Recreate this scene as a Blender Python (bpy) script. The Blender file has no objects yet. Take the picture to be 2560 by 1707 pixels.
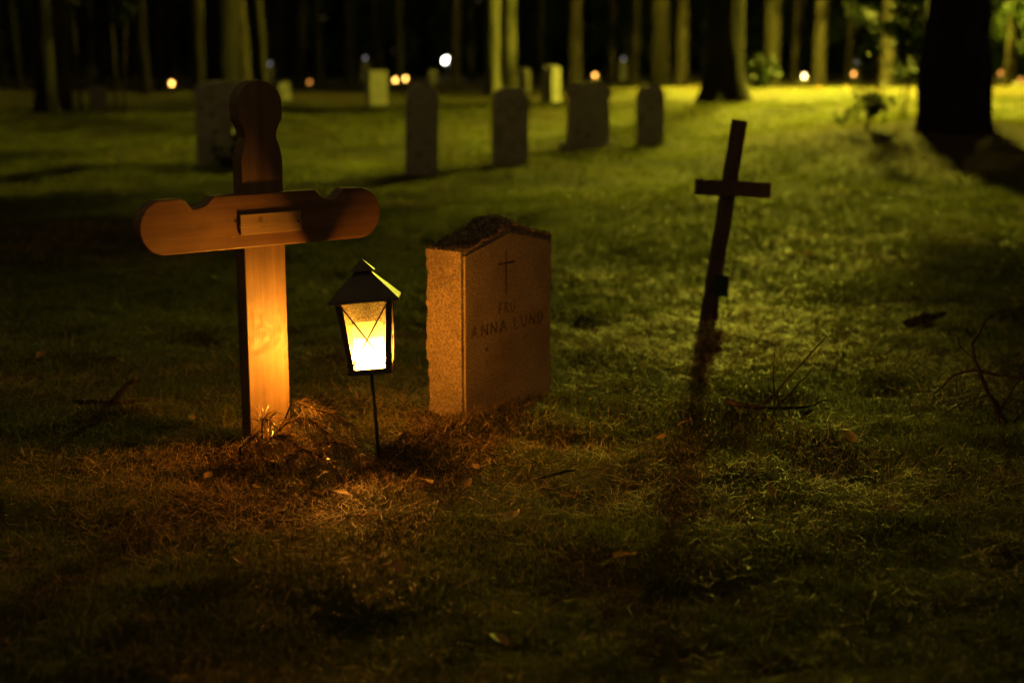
import bpy, bmesh, math, random
import numpy as np
from mathutils import Vector, Matrix, Euler

random.seed(7)
rng = np.random.default_rng(11)
R = math.radians
scene = bpy.context.scene
COL = scene.collection

# ------------------------------------------------------------------ camera
CAM_H, PITCH, FPX, IW, IH = 1.04, R(10.96), 3555.0, 2560.0, 1707.0
cam_d = bpy.data.cameras.new('camera')
cam_d.lens = 50.0
cam_d.sensor_width = 36.0
cam_d.clip_end = 800
cam_d.clip_start = 0.05
cam_d.dof.use_dof = True
cam_d.dof.focus_distance = 3.72
cam_d.dof.aperture_fstop = 2.0
cam = bpy.data.objects.new('camera', cam_d)
cam.location = (0, 0, CAM_H)
cam.rotation_euler = (R(90) - PITCH, 0, 0)
COL.objects.link(cam)
scene.camera = cam

# ------------------------------------------------------------------ night sky, exposure
world = bpy.data.worlds.new('World')
scene.world = world
world.use_nodes = True
bg = world.node_tree.nodes['Background']
bg.inputs['Color'].default_value = (1.0, 0.74, 0.34, 1)     # faint warm sky glow of a night out of town
bg.inputs['Strength'].default_value = 0.0021
vs = scene.view_settings
vs.view_transform = 'Standard'
vs.look = 'None'
vs.gamma = 1.0
vs.exposure = 5.0                                             # long night exposure
scene.cycles.use_denoising = True
scene.cycles.max_bounces = 8
scene.cycles.diffuse_bounces = 3
scene.cycles.glossy_bounces = 3
scene.cycles.transparent_max_bounces = 16
scene.cycles.sample_clamp_indirect = 0.15
scene.cycles.sample_clamp_direct = 0.0
scene.cycles.caustics_reflective = False
scene.cycles.caustics_refractive = False
LAMP_COL = (1.0, 0.91, 0.06)
LAMP_A = 680.0
LAMP_B = 1250.0
CANDLE_COL = (1.0, 0.40, 0.035)
CANDLE = 29.0


# ------------------------------------------------------------------ helpers
def vnoise(x, y, seed=0):
    """value noise, 0..1"""
    x = np.asarray(x, float); y = np.asarray(y, float)
    xi = np.floor(x).astype(np.int64); yi = np.floor(y).astype(np.int64)
    fx = x - xi; fy = y - yi
    fx = fx * fx * (3 - 2 * fx); fy = fy * fy * (3 - 2 * fy)

    def hsh(a, b):
        n = (a * 374761393 + b * 668265263 + seed * 974634777) & 0xffffffff
        n = ((n ^ (n >> 13)) * 1274126177) & 0xffffffff
        return ((n ^ (n >> 16)) & 0xffff) / 65535.0
    a, b = hsh(xi, yi), hsh(xi + 1, yi)
    c, d = hsh(xi, yi + 1), hsh(xi + 1, yi + 1)
    return (a * (1 - fx) + b * fx) * (1 - fy) + (c * (1 - fx) + d * fx) * fy


def fbm(x, y, seed=0, o=3):
    s, a, t = 0, 0.5, 0
    for i in range(o):
        s = s + a * vnoise(np.asarray(x) * 2 ** i, np.asarray(y) * 2 ** i, seed + i * 17)
        t += a; a *= 0.5
    return s / t


def sstep(a, b, v):
    t = np.clip((np.asarray(v, float) - a) / (b - a), 0, 1)
    return t * t * (3 - 2 * t)


def terrain(x, y):
    x = np.asarray(x, float); y = np.asarray(y, float)
    z = 0.40 * sstep(10, 32, y) + 0.12 * sstep(8, 20, y) * sstep(0, 6, x)
    z = z + 0.24 * np.exp(-(((x - 5.0) / 1.9) ** 2 + ((y - 16.2) / 2.2) ** 2))
    z = z + (fbm(x / 1.3, y / 1.5, 3) - 0.5) * 0.17 * sstep(4.4, 8, y)
    z = z + (fbm(x / 3.5, y / 4.5, 9) - 0.5) * 0.12 * sstep(6, 12, y)
    z = z + 0.05 * np.exp(-(((x + 0.66) / 0.18) ** 2 + ((y - 3.80) / 0.16) ** 2))      # earth heaped at the cross
    near = 1 - sstep(12, 26, y)
    z = z + (fbm(x / 0.30, y / 0.30, 21, 2) - 0.5) * 0.058 * near
    z = z + (vnoise(x / 0.09, y / 0.09, 31) - 0.5) * 0.016 * (1 - sstep(5, 9, y))
    return z


def brownness(x, y):
    """0 moss green .. 1 dry litter: needles and dead grass gather round the graves"""
    b = 0.9 * np.exp(-(((x + 0.35) / 0.80) ** 2 + ((y - 3.55) / 0.50) ** 2))
    b = np.maximum(b, 0.75 * np.exp(-(((x - 0.75) / 0.5) ** 2 + ((y - 5.3) / 0.6) ** 2)))
    b = np.maximum(b, 1.0 * np.exp(-(((x - 4.9) / 2.2) ** 2 + ((y - 14.6) / 2.4) ** 2) ** 2))  # needle litter by the big tree, its darkness also standing in for shade
    b = b + (fbm(x / 0.9, y / 1.1, 77) - 0.52) * 1.7
    b = b + (fbm(x / 0.22, y / 0.22, 78, 2) - 0.5) * 0.7
    return np.clip(b, 0, 1)


def tz(x, y):
    return float(terrain(x, y))


def ray(px, py):
    x = (px - IW / 2) / FPX; v = (py - IH / 2) / FPX
    return Vector((x, math.cos(PITCH) - v * math.sin(PITCH), -math.sin(PITCH) - v * math.cos(PITCH)))


def at(px, py):
    """the point of the ground that this line of sight meets"""
    d = ray(px, py)
    s = np.linspace(1.5, 110, 6000)
    zz = CAM_H + d.z * s - terrain(d.x * s, d.y * s)
    k = np.argmax(zz < 0) if (zz < 0).any() else len(s) - 1
    p = d * float(s[k])
    return Vector((p.x, p.y, tz(p.x, p.y)))


def along(px, dist):
    """ground point in the direction of a picture column at a given distance"""
    x = (px - IW / 2) / FPX * dist
    return Vector((x, dist, tz(x, dist)))


class MB:
    """collects shapes into one mesh"""
    def __init__(s):
        s.v = []; s.f = []; s.sm = []

    def add(s, verts, faces, smooth=False):
        o = len(s.v)
        s.v += [tuple(v) for v in verts]
        for f in faces:
            s.f.append(tuple(i + o for i in f)); s.sm.append(smooth)
        return s

    def box(s, c, size, rot=None, taper=1.0):
        hx, hy, hz = size[0] / 2, size[1] / 2, size[2] / 2
        vs_ = []
        for dz in (-1, 1):
            k = taper if dz > 0 else 1
            for dx, dy in ((-1, -1), (1, -1), (1, 1), (-1, 1)):
                p = Vector((dx * hx * k, dy * hy * k, dz * hz))
                if rot is not None:
                    p = rot @ p
                vs_.append(p + Vector(c))
        return s.add(vs_, [(3, 2, 1, 0), (4, 5, 6, 7), (0, 1, 5, 4), (1, 2, 6, 5), (2, 3, 7, 6), (3, 0, 4, 7)])

    def prism(s, pts, y0, y1):
        """outline in x,z pushed from y0 (front) to y1 (back); counter-clockwise seen from the front"""
        n = len(pts)
        vs_ = [(x, y0, z) for x, z in pts] + [(x, y1, z) for x, z in pts]
        fs = [tuple(range(n)), tuple(range(2 * n - 1, n - 1, -1))]
        for i in range(n):
            j = (i + 1) % n
            fs.append((j, i, n + i, n + j))
        return s.add(vs_, fs)

    def tube(s, pts, rad, n=6, cap=True, smooth=True):
        pts = [Vector(p) for p in pts]
        if not hasattr(rad, '__len__'):
            rad = [rad] * len(pts)
        vs_ = []; ref = Vector((0.31, 0.17, 0.93))
        for i, p in enumerate(pts):
            t = (pts[min(i + 1, len(pts) - 1)] - pts[max(i - 1, 0)])
            if t.length < 1e-9:
                t = Vector((0, 0, 1))
            t.normalize()
            a = t.cross(ref)
            if a.length < 0.1:
                a = t.cross(Vector((1, 0, 0)))
            a.normalize(); b = t.cross(a)
            for k in range(n):
                w = 2 * math.pi * k / n
                vs_.append(p + a * (math.cos(w) * rad[i]) + b * (math.sin(w) * rad[i]))
        fs = []
        for i in range(len(pts) - 1):
            for k in range(n):
                k2 = (k + 1) % n
                fs.append((i * n + k, i * n + k2, (i + 1) * n + k2, (i + 1) * n + k))
        if cap:
            fs.append(tuple(range(n - 1, -1, -1)))
            m = (len(pts) - 1) * n
            fs.append(tuple(m + k for k in range(n)))
        return s.add(vs_, fs, smooth)

    def lathe(s, prof, n=20, smooth=True, closed=True):
        vs_ = []; fs = []
        for r, z in prof:
            for k in range(n):
                w = 2 * math.pi * k / n
                vs_.append((r * math.cos(w), r * math.sin(w), z))
        for i in range(len(prof) - 1):
            for k in range(n):
                k2 = (k + 1) % n
                fs.append((i * n + k, i * n + k2, (i + 1) * n + k2, (i + 1) * n + k))
        if closed:
            fs.append(tuple(range(n - 1, -1, -1)))
            m = (len(prof) - 1) * n
            fs.append(tuple(m + k for k in range(n)))
        return s.add(vs_, fs, smooth)

    def mesh(s, name, mat):
        me = bpy.data.meshes.new(name)
        me.from_pydata(s.v, [], s.f)
        me.polygons.foreach_set('use_smooth', s.sm)
        me.update()
        if mat:
            me.materials.append(mat)
        return me

    def build(s, name, mat, parent=None, bevel=0.0, seg=2):
        me = s.mesh(name, mat)
        if bevel:
            bm = bmesh.new(); bm.from_mesh(me)
            es = [e for e in bm.edges if len(e.link_faces) == 2 and e.calc_face_angle(0) > 0.6]
            bmesh.ops.bevel(bm, geom=es, offset=bevel, segments=seg, affect='EDGES', profile=0.5, clamp_overlap=True)
            bm.to_mesh(me); bm.free()
        return obj(name, me, parent)


def obj(name, data, parent=None):
    o = bpy.data.objects.new(name, data)
    COL.objects.link(o)
    if parent is not None:
        o.parent = parent
    return o


def tag(o, label=None, cat=None, group=None, kind=None):
    if label: o['label'] = label
    if cat: o['category'] = cat
    if group: o['group'] = group
    if kind: o['kind'] = kind
    return o


def thing(name, loc, label, cat, rot=(0, 0, 0), group=None):
    o = bpy.data.objects.new(name, None)
    o.empty_display_size = 0.1
    COL.objects.link(o)
    o.location = loc
    o.rotation_euler = rot
    return tag(o, label, cat, group)


# ------------------------------------------------------------------ materials
class NT:
    def __init__(s, name):
        s.m = bpy.data.materials.new(name); s.m.use_nodes = True
        s.t = s.m.node_tree; s.t.nodes.clear()
        s.out = s.n('ShaderNodeOutputMaterial')

    def n(s, kind, **kw):
        nd = s.t.nodes.new(kind)
        for k, v in kw.items():
            if k.startswith('i_'):
                nd.inputs[k[2:].replace('_', ' ')].default_value = v
            else:
                setattr(nd, k, v)
        return nd

    def l(s, a, b):
        s.t.links.new(a, b)

    def noise(s, scale, detail=4, rough=0.6, coord=None, scl=None):
        nz = s.n('ShaderNodeTexNoise')
        nz.inputs['Scale'].default_value = scale
        nz.inputs['Detail'].default_value = detail
        nz.inputs['Roughness'].default_value = rough
        tc = s.n('ShaderNodeTexCoord')
        src = tc.outputs[coord or 'Object']
        if scl:
            mp = s.n('ShaderNodeMapping'); mp.inputs['Scale'].default_value = scl
            s.l(src, mp.inputs['Vector']); src = mp.outputs['Vector']
        s.l(src, nz.inputs['Vector'])
        return nz.outputs['Fac']

    def ramp(s, fac, stops):
        r = s.n('ShaderNodeValToRGB')
        e = r.color_ramp.elements
        while len(e) < len(stops):
            e.new(0.5)
        for k, (p, c) in enumerate(stops):
            e[k].position = p; e[k].color = (*c, 1) if len(c) == 3 else c
        s.l(fac, r.inputs['Fac'])
        return r.outputs['Color']

    def mixc(s, fac, a, b, mode='MIX'):
        m = s.n('ShaderNodeMix', data_type='RGBA', blend_type=mode)
        for sock, v in ((m.inputs[0], fac), (m.inputs[6], a), (m.inputs[7], b)):
            if isinstance(v, (int, float)): sock.default_value = v
            elif isinstance(v, tuple): sock.default_value = (*v, 1)
            else: s.l(v, sock)
        return m.outputs[2]

    def bump(s, h, strength, dist):
        b = s.n('ShaderNodeBump')
        b.inputs['Strength'].default_value = strength
        b.inputs['Distance'].default_value = dist
        s.l(h, b.inputs['Height'])
        return b.outputs['Normal']

    def principled(s, color, rough=0.8, metal=0.0, normal=None, spec=0.3):
        p = s.n('ShaderNodeBsdfPrincipled')
        if isinstance(color, tuple): p.inputs['Base Color'].default_value = (*color, 1)
        else: s.l(color, p.inputs['Base Color'])
        if isinstance(rough, (int, float)): p.inputs['Roughness'].default_value = rough
        else: s.l(rough, p.inputs['Roughness'])
        p.inputs['Metallic'].default_value = metal
        p.inputs['Specular IOR Level'].default_value = spec
        if normal is not None: s.l(normal, p.inputs['Normal'])
        return p.outputs['BSDF']

    def done(s, sh):
        s.l(sh, s.out.inputs['Surface'])
        return s.m


def mat_wood(name, dark, light, rough=0.55, along_axis=2, scale=1.0):
    m = NT(name)
    sc = [34 * scale, 34 * scale, 34 * scale]; sc[along_axis] = 1.6 * scale
    grain = m.noise(1.0, 5, 0.62, scl=tuple(sc))
    big = m.noise(5.0, 3, 0.5)
    col = m.ramp(grain, [(0.28, dark), (0.72, light)])
    tone = m.ramp(big, [(0.3, (0.55, 0.50, 0.45)), (0.7, (1.0, 1.0, 1.0))])
    col = m.mixc(1.0, col, tone, 'MULTIPLY')
    kn = m.n('ShaderNodeTexVoronoi'); kn.inputs['Scale'].default_value = 7.0 * scale
    tc = m.n('ShaderNodeTexCoord'); m.l(tc.outputs['Object'], kn.inputs['Vector'])
    kmask = m.ramp(kn.outputs['Distance'], [(0.05, (0.28, 0.22, 0.16)), (0.16, (1, 1, 1))])
    col = m.mixc(0.8, col, kmask, 'MULTIPLY')
    ws = [90, 90, 90]; ws[along_axis] = 9
    wear = m.ramp(m.noise(1.0, 3, 0.75, scl=tuple(ws)), [(0.66, (0, 0, 0)), (0.74, (1, 1, 1))])
    patch = m.ramp(m.noise(13, 2, 0.5), [(0.52, (0, 0, 0)), (0.62, (0.55,) * 3)])
    col = m.mixc(m.mixc(1.0, wear, patch, 'MULTIPLY'), col, tuple(min(0.8, c * 1.9) for c in light))
    scratch = m.noise(60, 2, 0.5)
    return m.done(m.principled(col, m.ramp(scratch, [(0.3, (rough - .12,) * 3), (0.7, (rough + .12,) * 3)]), normal=m.bump(grain, 0.35, 0.004), spec=0.4))


def mat_stone(name, dark, light, bump=0.5, scale=130, lichen=None):
    m = NT(name)
    speck = m.noise(scale, 3, 0.7)
    big = m.noise(7, 4, 0.6)
    col = m.ramp(speck, [(0.36, dark), (0.52, tuple((a + b) / 2 for a, b in zip(dark, light))), (0.64, light)])
    tone = m.ramp(big, [(0.3, (0.6, 0.58, 0.55)), (0.7, (1.0, 1.0, 1.0))])
    col = m.mixc(1.0, col, tone, 'MULTIPLY')
    if lichen:
        lm = m.ramp(m.noise(11, 5, 0.65), [(0.55, (0, 0, 0)), (0.66, (1, 1, 1))])
        col = m.mixc(lm, col, lichen)
    return m.done(m.principled(col, 0.85, normal=m.bump(m.noise(scale * 0.6, 4, 0.7), bump, 0.006), spec=0.25))


def mat_plain(name, color, rough=0.6, metal=0.0, spec=0.3, var=0.25, scale=20):
    m = NT(name)
    nz = m.noise(scale, 4, 0.6)
    col = m.ramp(nz, [(0.3, tuple(c * (1 - var) for c in color)), (0.7, tuple(min(1, c * (1 + var)) for c in color))])
    return m.done(m.principled(col, rough, metal, spec=spec, normal=m.bump(nz, 0.1, 0.002)))


def mat_emit(name, color, strength):
    m = NT(name)
    e = m.n('ShaderNodeEmission')
    e.inputs['Color'].default_value = (*color, 1)
    e.inputs['Strength'].default_value = strength
    return m.done(e.outputs['Emission'])


def mat_leafy(name, transl=0.45, rough=0.45, spec=0.35, color=None, coat=0.0):
    """thin plant matter that lets light through; colour from the blade's own attribute"""
    m = NT(name)
    if color is None:
        a = m.n('ShaderNodeAttribute', attribute_name='tint')
        col = a.outputs['Color']
    else:
        nz = m.noise(9, 3, 0.6)
        col = m.ramp(nz, [(0.3, tuple(c * 0.6 for c in color)), (0.7, tuple(c * 1.3 for c in color))])
    p = m.principled(col, rough, spec=spec)
    t = m.n('ShaderNodeBsdfTranslucent'); m.l(col, t.inputs['Color'])
    mx = m.n('ShaderNodeMixShader'); mx.inputs[0].default_value = transl
    m.l(p, mx.inputs[1]); m.l(t.outputs[0], mx.inputs[2])
    return m.done(mx.outputs[0])


def mat_bark(name, dark, light, bump=1.0):
    m = NT(name)
    g = m.noise(1.0, 5, 0.65, scl=(14, 14, 2.6))
    col = m.ramp(g, [(0.34, dark), (0.66, light)])
    return m.done(m.principled(col, 0.9, normal=m.bump(g, bump, 0.04), spec=0.15))


def mat_glass(name, dust, tint=(0.95, 0.95, 0.95)):
    m = NT(name)
    tr = m.n('ShaderNodeBsdfTransparent'); tr.inputs['Color'].default_value = (*tint, 1)
    gl = m.n('ShaderNodeBsdfGlossy'); gl.inputs['Roughness'].default_value = 0.05
    lw = m.n('ShaderNodeFresnel'); lw.inputs['IOR'].default_value = 1.35
    mx = m.n('ShaderNodeMixShader')
    m.l(lw.outputs[0], mx.inputs[0]); m.l(tr.outputs[0], mx.inputs[1]); m.l(gl.outputs[0], mx.inputs[2])
    nz = m.noise(420, 2, 0.7)
    nb = m.noise(22, 3, 0.6)
    spots = m.mixc(1.0, m.ramp(nz, [(0.40, (0.35,) * 3), (0.62, (1, 1, 1))]), m.ramp(nb, [(0.3, (0.45,) * 3), (0.7, (1, 1, 1))]), 'MULTIPLY')
    sc = m.n('ShaderNodeMath', operation='MULTIPLY'); m.l(spots, sc.inputs[0]); sc.inputs[1].default_value = dust
    df = m.n('ShaderNodeBsdfTranslucent'); df.inputs['Color'].default_value = (0.85, 0.75, 0.6, 1)
    d2 = m.n('ShaderNodeBsdfDiffuse'); d2.inputs['Color'].default_value = (0.85, 0.75, 0.6, 1)
    dm = m.n('ShaderNodeMixShader'); dm.inputs[0].default_value = 0.5
    m.l(df.outputs[0], dm.inputs[1]); m.l(d2.outputs[0], dm.inputs[2])
    m2 = m.n('ShaderNodeMixShader')
    m.l(sc.outputs[0], m2.inputs[0]); m.l(mx.outputs[0], m2.inputs[1]); m.l(dm.outputs[0], m2.inputs[2])
    return m.done(m2.outputs[0])


M = {}
M['wood'] = mat_wood('varnished_pine', (0.12, 0.060, 0.019), (0.24, 0.136, 0.050))
M['wood_arm'] = mat_wood('varnished_pine_arm', (0.115, 0.048, 0.015), (0.28, 0.140, 0.050), along_axis=0)
M['plate'] = mat_wood('plate_wood', (0.32, 0.19, 0.075), (0.44, 0.28, 0.12), along_axis=0, scale=2)
M['old_wood'] = mat_wood('weathered_dark_wood', (0.085, 0.045, 0.028), (0.18, 0.10, 0.062), rough=0.8, scale=1.5)
M['granite'] = mat_stone('rough_granite', (0.20, 0.125, 0.06), (0.56, 0.38, 0.20), bump=0.9, scale=150)
M['granite_face'] = mat_stone('worn_granite_face', (0.26, 0.17, 0.08), (0.56, 0.38, 0.19), bump=0.9, scale=170)
M['dark_stone'] = mat_stone('weathered_grey_stone', (0.28, 0.25, 0.19), (0.46, 0.42, 0.33), bump=0.6, scale=40, lichen=(0.10, 0.11, 0.06))
M['pale_stone'] = mat_stone('pale_stone', (0.24, 0.22, 0.16), (0.38, 0.35, 0.27), bump=0.4, scale=30)
M['black_metal'] = mat_plain('dark_painted_metal', (0.050, 0.036, 0.030), 0.45, 0.0, 0.5)
M['roof_metal'] = mat_plain('lantern_roof_metal', (0.10, 0.078, 0.066), 0.35, 0.4, 0.5)
M['green_metal'] = mat_plain('dark_green_plate', (0.03, 0.05, 0.03), 0.4, 0.2)
M['screw'] = mat_plain('dull_brass', (0.16, 0.10, 0.05), 0.4, 0.8)
M['ink'] = mat_plain('engraved_letters', (0.16, 0.085, 0.04), 0.8)
M['groove'] = mat_plain('darker_groove_stone', (0.16, 0.095, 0.045), 0.95)  # darker brown tone inside the cut strokes
M['glass'] = mat_glass('lantern_glass', 0.03)
M['dusty_glass'] = mat_glass('dusty_lantern_glass', 0.95)
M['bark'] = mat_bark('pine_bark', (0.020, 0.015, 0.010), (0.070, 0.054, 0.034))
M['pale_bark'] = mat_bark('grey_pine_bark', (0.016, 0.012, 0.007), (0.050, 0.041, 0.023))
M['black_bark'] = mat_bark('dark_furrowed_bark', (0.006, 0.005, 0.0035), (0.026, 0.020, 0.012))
M['lit_bark'] = mat_bark('lit_trunk_bark', (0.05, 0.045, 0.026), (0.15, 0.135, 0.075))  # bark copy lightened so the close pair of trunks looks lamp-lit
M['twig'] = mat_bark('twig_bark', (0.025, 0.017, 0.012), (0.07, 0.05, 0.034))
M['blade'] = mat_leafy('grass_blade', 0.40, 0.5, 0.25)
M['moss'] = mat_leafy('moss_shoot', 0.42, 0.6, 0.18)
M['litter'] = mat_leafy('dry_litter', 0.22, 0.55, 0.35)
M['needle'] = mat_leafy('pine_needle', 0.2, 0.28, 0.6)
M['leaf'] = mat_leafy('yellow_fallen_leaf', 0.30, 0.5, 0.4, (0.34, 0.19, 0.045))
M['foliage'] = mat_leafy('dark_foliage', 0.35, 0.5, 0.2, (0.014, 0.021, 0.004))
M['crown'] = mat_leafy('pine_crown', 0.25, 0.5, 0.3, (0.025, 0.04, 0.012))
M['mossclump'] = mat_leafy('cushion_moss', 0.2, 0.8, 0.15, (0.30, 0.215, 0.12))

mg = NT('mossy_soil')
n1 = mg.noise(1.9, 5, 0.62); n2 = mg.noise(28, 5, 0.7); n3 = mg.noise(0.55, 3, 0.5)
gcol = mg.ramp(n1, [(0.34, (0.040, 0.026, 0.010)), (0.50, (0.060, 0.058, 0.010)), (0.68, (0.080, 0.090, 0.012))])
gfine = mg.ramp(n2, [(0.3, (0.35, 0.33, 0.3)), (0.65, (1.15, 1.15, 1.1))])
gcol = mg.mixc(1.0, gcol, gfine, 'MULTIPLY')
gbrown = mg.ramp(n3, [(0.42, (0, 0, 0)), (0.62, (1, 1, 1))])
gcol = mg.mixc(gbrown, gcol, mg.mixc(1.0, (0.085, 0.062, 0.020), gfine, 'MULTIPLY'))
ga = mg.n('ShaderNodeAttribute', attribute_name='tint')
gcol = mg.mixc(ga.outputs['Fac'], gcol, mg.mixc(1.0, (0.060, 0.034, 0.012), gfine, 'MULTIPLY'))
M['ground'] = mg.done(mg.principled(gcol, 0.9, normal=mg.bump(n2, 0.9, 0.05), spec=0.12))

# ------------------------------------------------------------------ ground
rows = np.concatenate([np.linspace(-1.0, 1.6, 14)[:-1], 1.6 * (420 / 1.6) ** np.linspace(0, 1, 440)])
colsu = np.linspace(-1, 1, 281)
colsu = 0.55 * colsu + 0.45 * colsu ** 3
gx = colsu[None, :] * (rows[:, None] + 3.0) * 1.25
gy = np.repeat(rows[:, None], len(colsu), 1)
gz = terrain(gx, gy)
nv = gx.size
idx = np.arange(nv).reshape(gx.shape)
quads = np.stack([idx[:-1, :-1], idx[:-1, 1:], idx[1:, 1:], idx[1:, :-1]], -1).reshape(-1, 4)


def np_mesh(name, verts, faces, mat, smooth=False, tint=None):
    me = bpy.data.meshes.new(name)
    n, k = faces.shape
    me.vertices.add(len(verts)); me.vertices.foreach_set('co', np.asarray(verts, np.float32).ravel())
    me.loops.add(n * k); me.loops.foreach_set('vertex_index', faces.astype(np.int32).ravel())
    me.polygons.add(n)
    me.polygons.foreach_set('loop_start', np.arange(0, n * k, k, dtype=np.int32))
    me.polygons.foreach_set('use_smooth', np.full(n, smooth))
    me.update(calc_edges=True)
    if tint is not None:
        at_ = me.color_attributes.new('tint', 'FLOAT_COLOR', 'POINT')
        rgba = np.ones((len(verts), 4), np.float32); rgba[:, :3] = tint
        at_.data.foreach_set('color', rgba.ravel())
    me.materials.append(mat)
    return me


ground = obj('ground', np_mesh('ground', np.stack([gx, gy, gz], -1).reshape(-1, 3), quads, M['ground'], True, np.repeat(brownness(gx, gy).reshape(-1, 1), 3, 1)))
tag(ground, 'mossy grass ground of the woodland graveyard', None, None, 'structure')

# ------------------------------------------------------------------ main things: places
P_CROSS = Vector((-0.666, 3.790, 0.042)); CROSS_YAW = R(39.5)
P_LANT = Vector((-0.357, 3.698, -0.022))
HS_YAW = R(52.6)
u = Vector((math.cos(HS_YAW), math.sin(HS_YAW), 0)); w_ = Vector((-math.sin(HS_YAW), math.cos(HS_YAW), 0))
P_STONE = Vector((-0.148, 4.163, 0)) + u * 0.2265 + w_ * 0.068


def curve(a, b, sag, n=6, side=1):
    """points from a to b bowed by sag to one side (ends left out)"""
    a = Vector((a[0], a[1])); b = Vector((b[0], b[1]))
    d = b - a; nrm = Vector((-d.y, d.x)).normalized() * side
    return [tuple(a + d * (i / n) + nrm * (sag * 4 * (i / n) * (1 - i / n))) for i in range(1, n)]


# wooden cross with rounded, notched ends
wc = thing('wooden_grave_cross', P_CROSS, 'large varnished wooden cross with rounded notched ends and a small name plate', 'grave cross', (0, 0, CROSS_YAW))
wc.scale = (0.958,) * 3
hw = 0.0645
right = [(hw, -0.12), (hw, 0.785)]
right += curve((hw, 0.785), (0.048, 0.845), 0.003, 4, -1) + [(0.047, 0.848)] + curve((0.047, 0.848), (0.067, 0.896), 0.004, 5, 1)
right += [(0.067, 0.896), (0.068, 0.936)]
right += [(0.068 * math.cos(a), 0.936 + 0.068 * math.sin(a)) for a in np.linspace(0.12, math.pi / 2, 12)]
left = [(-x, z) for x, z in reversed(right[:-1])]
MB().prism(right + left, -0.008, 0.044).build('upright', M['wood'], wc, bevel=0.0025)
ar = [(0.0, 0.549), (0.315, 0.549)]
ar += [(0.305 + 0.073 * math.sin(a), 0.6225 - 0.0735 * math.cos(a)) for a in np.linspace(0.25, math.pi - 0.2, 16)]
ar += [(0.258, 0.696)] + curve((0.258, 0.696), (0.225, 0.667), 0.003, 4, -1) + [(0.225, 0.667)]
ar += curve((0.225, 0.667), (0.162, 0.697), 0.010, 6, 1) + [(0.160, 0.697)]
al = [(-x, z) for x, z in reversed(ar[1:])]
MB().prism(ar + [(0.0, 0.697)] + al, -0.024, 0.020).build('crossarm', M['wood_arm'], wc, bevel=0.003)
pl = MB().box((0.010, -0.0275, 0.6145), (0.192, 0.007, 0.056)).build('name_plate', M['plate'], wc, bevel=0.001)
pl['label'] = 'small pale wooden name plate with two screws'
for sx in (-0.088, 0.096):
    sc_ = MB().lathe([(0.0038, 0), (0.0038, 0.0012), (0.0020, 0.0018)], 10)
    s_ = sc_.build('screw', M['screw'], pl)
    s_.rotation_euler = (R(90), 0, 0); s_.location = (sx + 0.0, -0.0311, 0.612)
lt = MB()
random.seed(5)
for row, (z0, x0, x1) in enumerate(((0.620, -0.034, 0.036), (0.605, -0.026, 0.030))):   # worn, unreadable engraving
    x = x0
    while x < x1:
        wd = random.uniform(0.0016, 0.0028)
        if random.random() < 0.86:
            lt.box((x, -0.0312, z0 + random.uniform(-.0006, .0006)), (wd * 0.5, 0.0004, random.uniform(0.004, 0.006)))
            if random.random() < 0.6:
                lt.box((x + wd * 0.7, -0.03122, z0 + random.choice((-0.0022, 0, 0.0022))), (wd, 0.0004, 0.0008))
        x += wd * 2.1
lt.build('lettering', M['ink'], pl)

# stake lantern
la = thing('stake_lantern', P_LANT, 'lit black metal lantern with crossed wires on a thin ground stake', 'lantern', (R(-5.0), R(-4.0), R(3)))
la.scale = (1.022,) * 3
MB().tube([(0, 0, -0.10), (0.001, 0, 0.12), (0, 0, 0.2535)], [0.0046, 0.0048, 0.005], 8).build('stake', M['black_metal'], la)
ZB, ZT, HB, HT = 0.258, 0.447, 0.054, 0.0725
base = MB()
base.box((0, 0, ZB + 0.0015), (2 * HB + 0.004, 2 * HB + 0.004, 0.009))
for dx, dy, sx, sy in ((0, -1, 1, 0), (0, 1, 1, 0), (-1, 0, 0, 1), (1, 0, 0, 1)):
    base.box((dx * (HB - 0.002), dy * (HB - 0.002), ZB + 0.0085), (0.004 + sx * (2 * HB - 0.002), 0.004 + sy * (2 * HB - 0.002), 0.005))
base.build('base_tray', M['black_metal'], la)
for sx in (-1, 1):
    for sy in (-1, 1):
        po = MB()
        for a in (0, 1):
            ww, tt = 0.0150, 0.0016
            vs_ = []
            for z, hf in ((ZB + 0.004, HB), (ZT, HT)):
                cx, cy = sx * hf, sy * hf
                if a == 0:
                    q = [(cx, cy), (cx - sx * ww, cy), (cx - sx * ww, cy - sy * tt), (cx, cy - sy * tt)]
                else:
                    q = [(cx, cy - sy * tt), (cx - sx * tt, cy - sy * tt), (cx - sx * tt, cy - sy * ww), (cx, cy - sy * ww)]
                vs_ += [(x, y, z) for x, y in q]
            po.add(vs_, [(0, 1, 2, 3), (7, 6, 5, 4), (0, 4, 5, 1), (1, 5, 6, 2), (2, 6, 7, 3), (3, 7, 4, 0)])
        po.build('corner_post', M['black_metal'], la)
for k in range(4):
    rot = Matrix.Rotation(k * math.pi / 2, 3, 'Z')
    ins = 0.0035

    def fp(xf, t, off=0.0):
        hf = HB + (HT - HB) * t
        return rot @ Vector((xf * (hf - 0.004), -(hf - ins) - off, ZB + 0.012 + (ZT - ZB - 0.012) * t))
    g = MB()
    a, b, c, d = fp(-1, 0), fp(1, 0), fp(1, 1), fp(-1, 1)
    g.add([a, b, c, d], [(0, 1, 2, 3)])
    g.build('glass_pane', M['dusty_glass'] if k == 2 else M['glass'], la)
    wire = MB()
    wire.tube([fp(-0.92, 0.02, 0.0045), fp(0.92, 0.98, 0.0045)], 0.0023, 6)
    wire.build('wire', M['black_metal'], la)
    wire = MB()
    wire.tube([fp(0.92, 0.02, 0.0068), fp(-0.92, 0.98, 0.0068)], 0.0023, 6)
    wire.build('wire', M['black_metal'], la)


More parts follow.
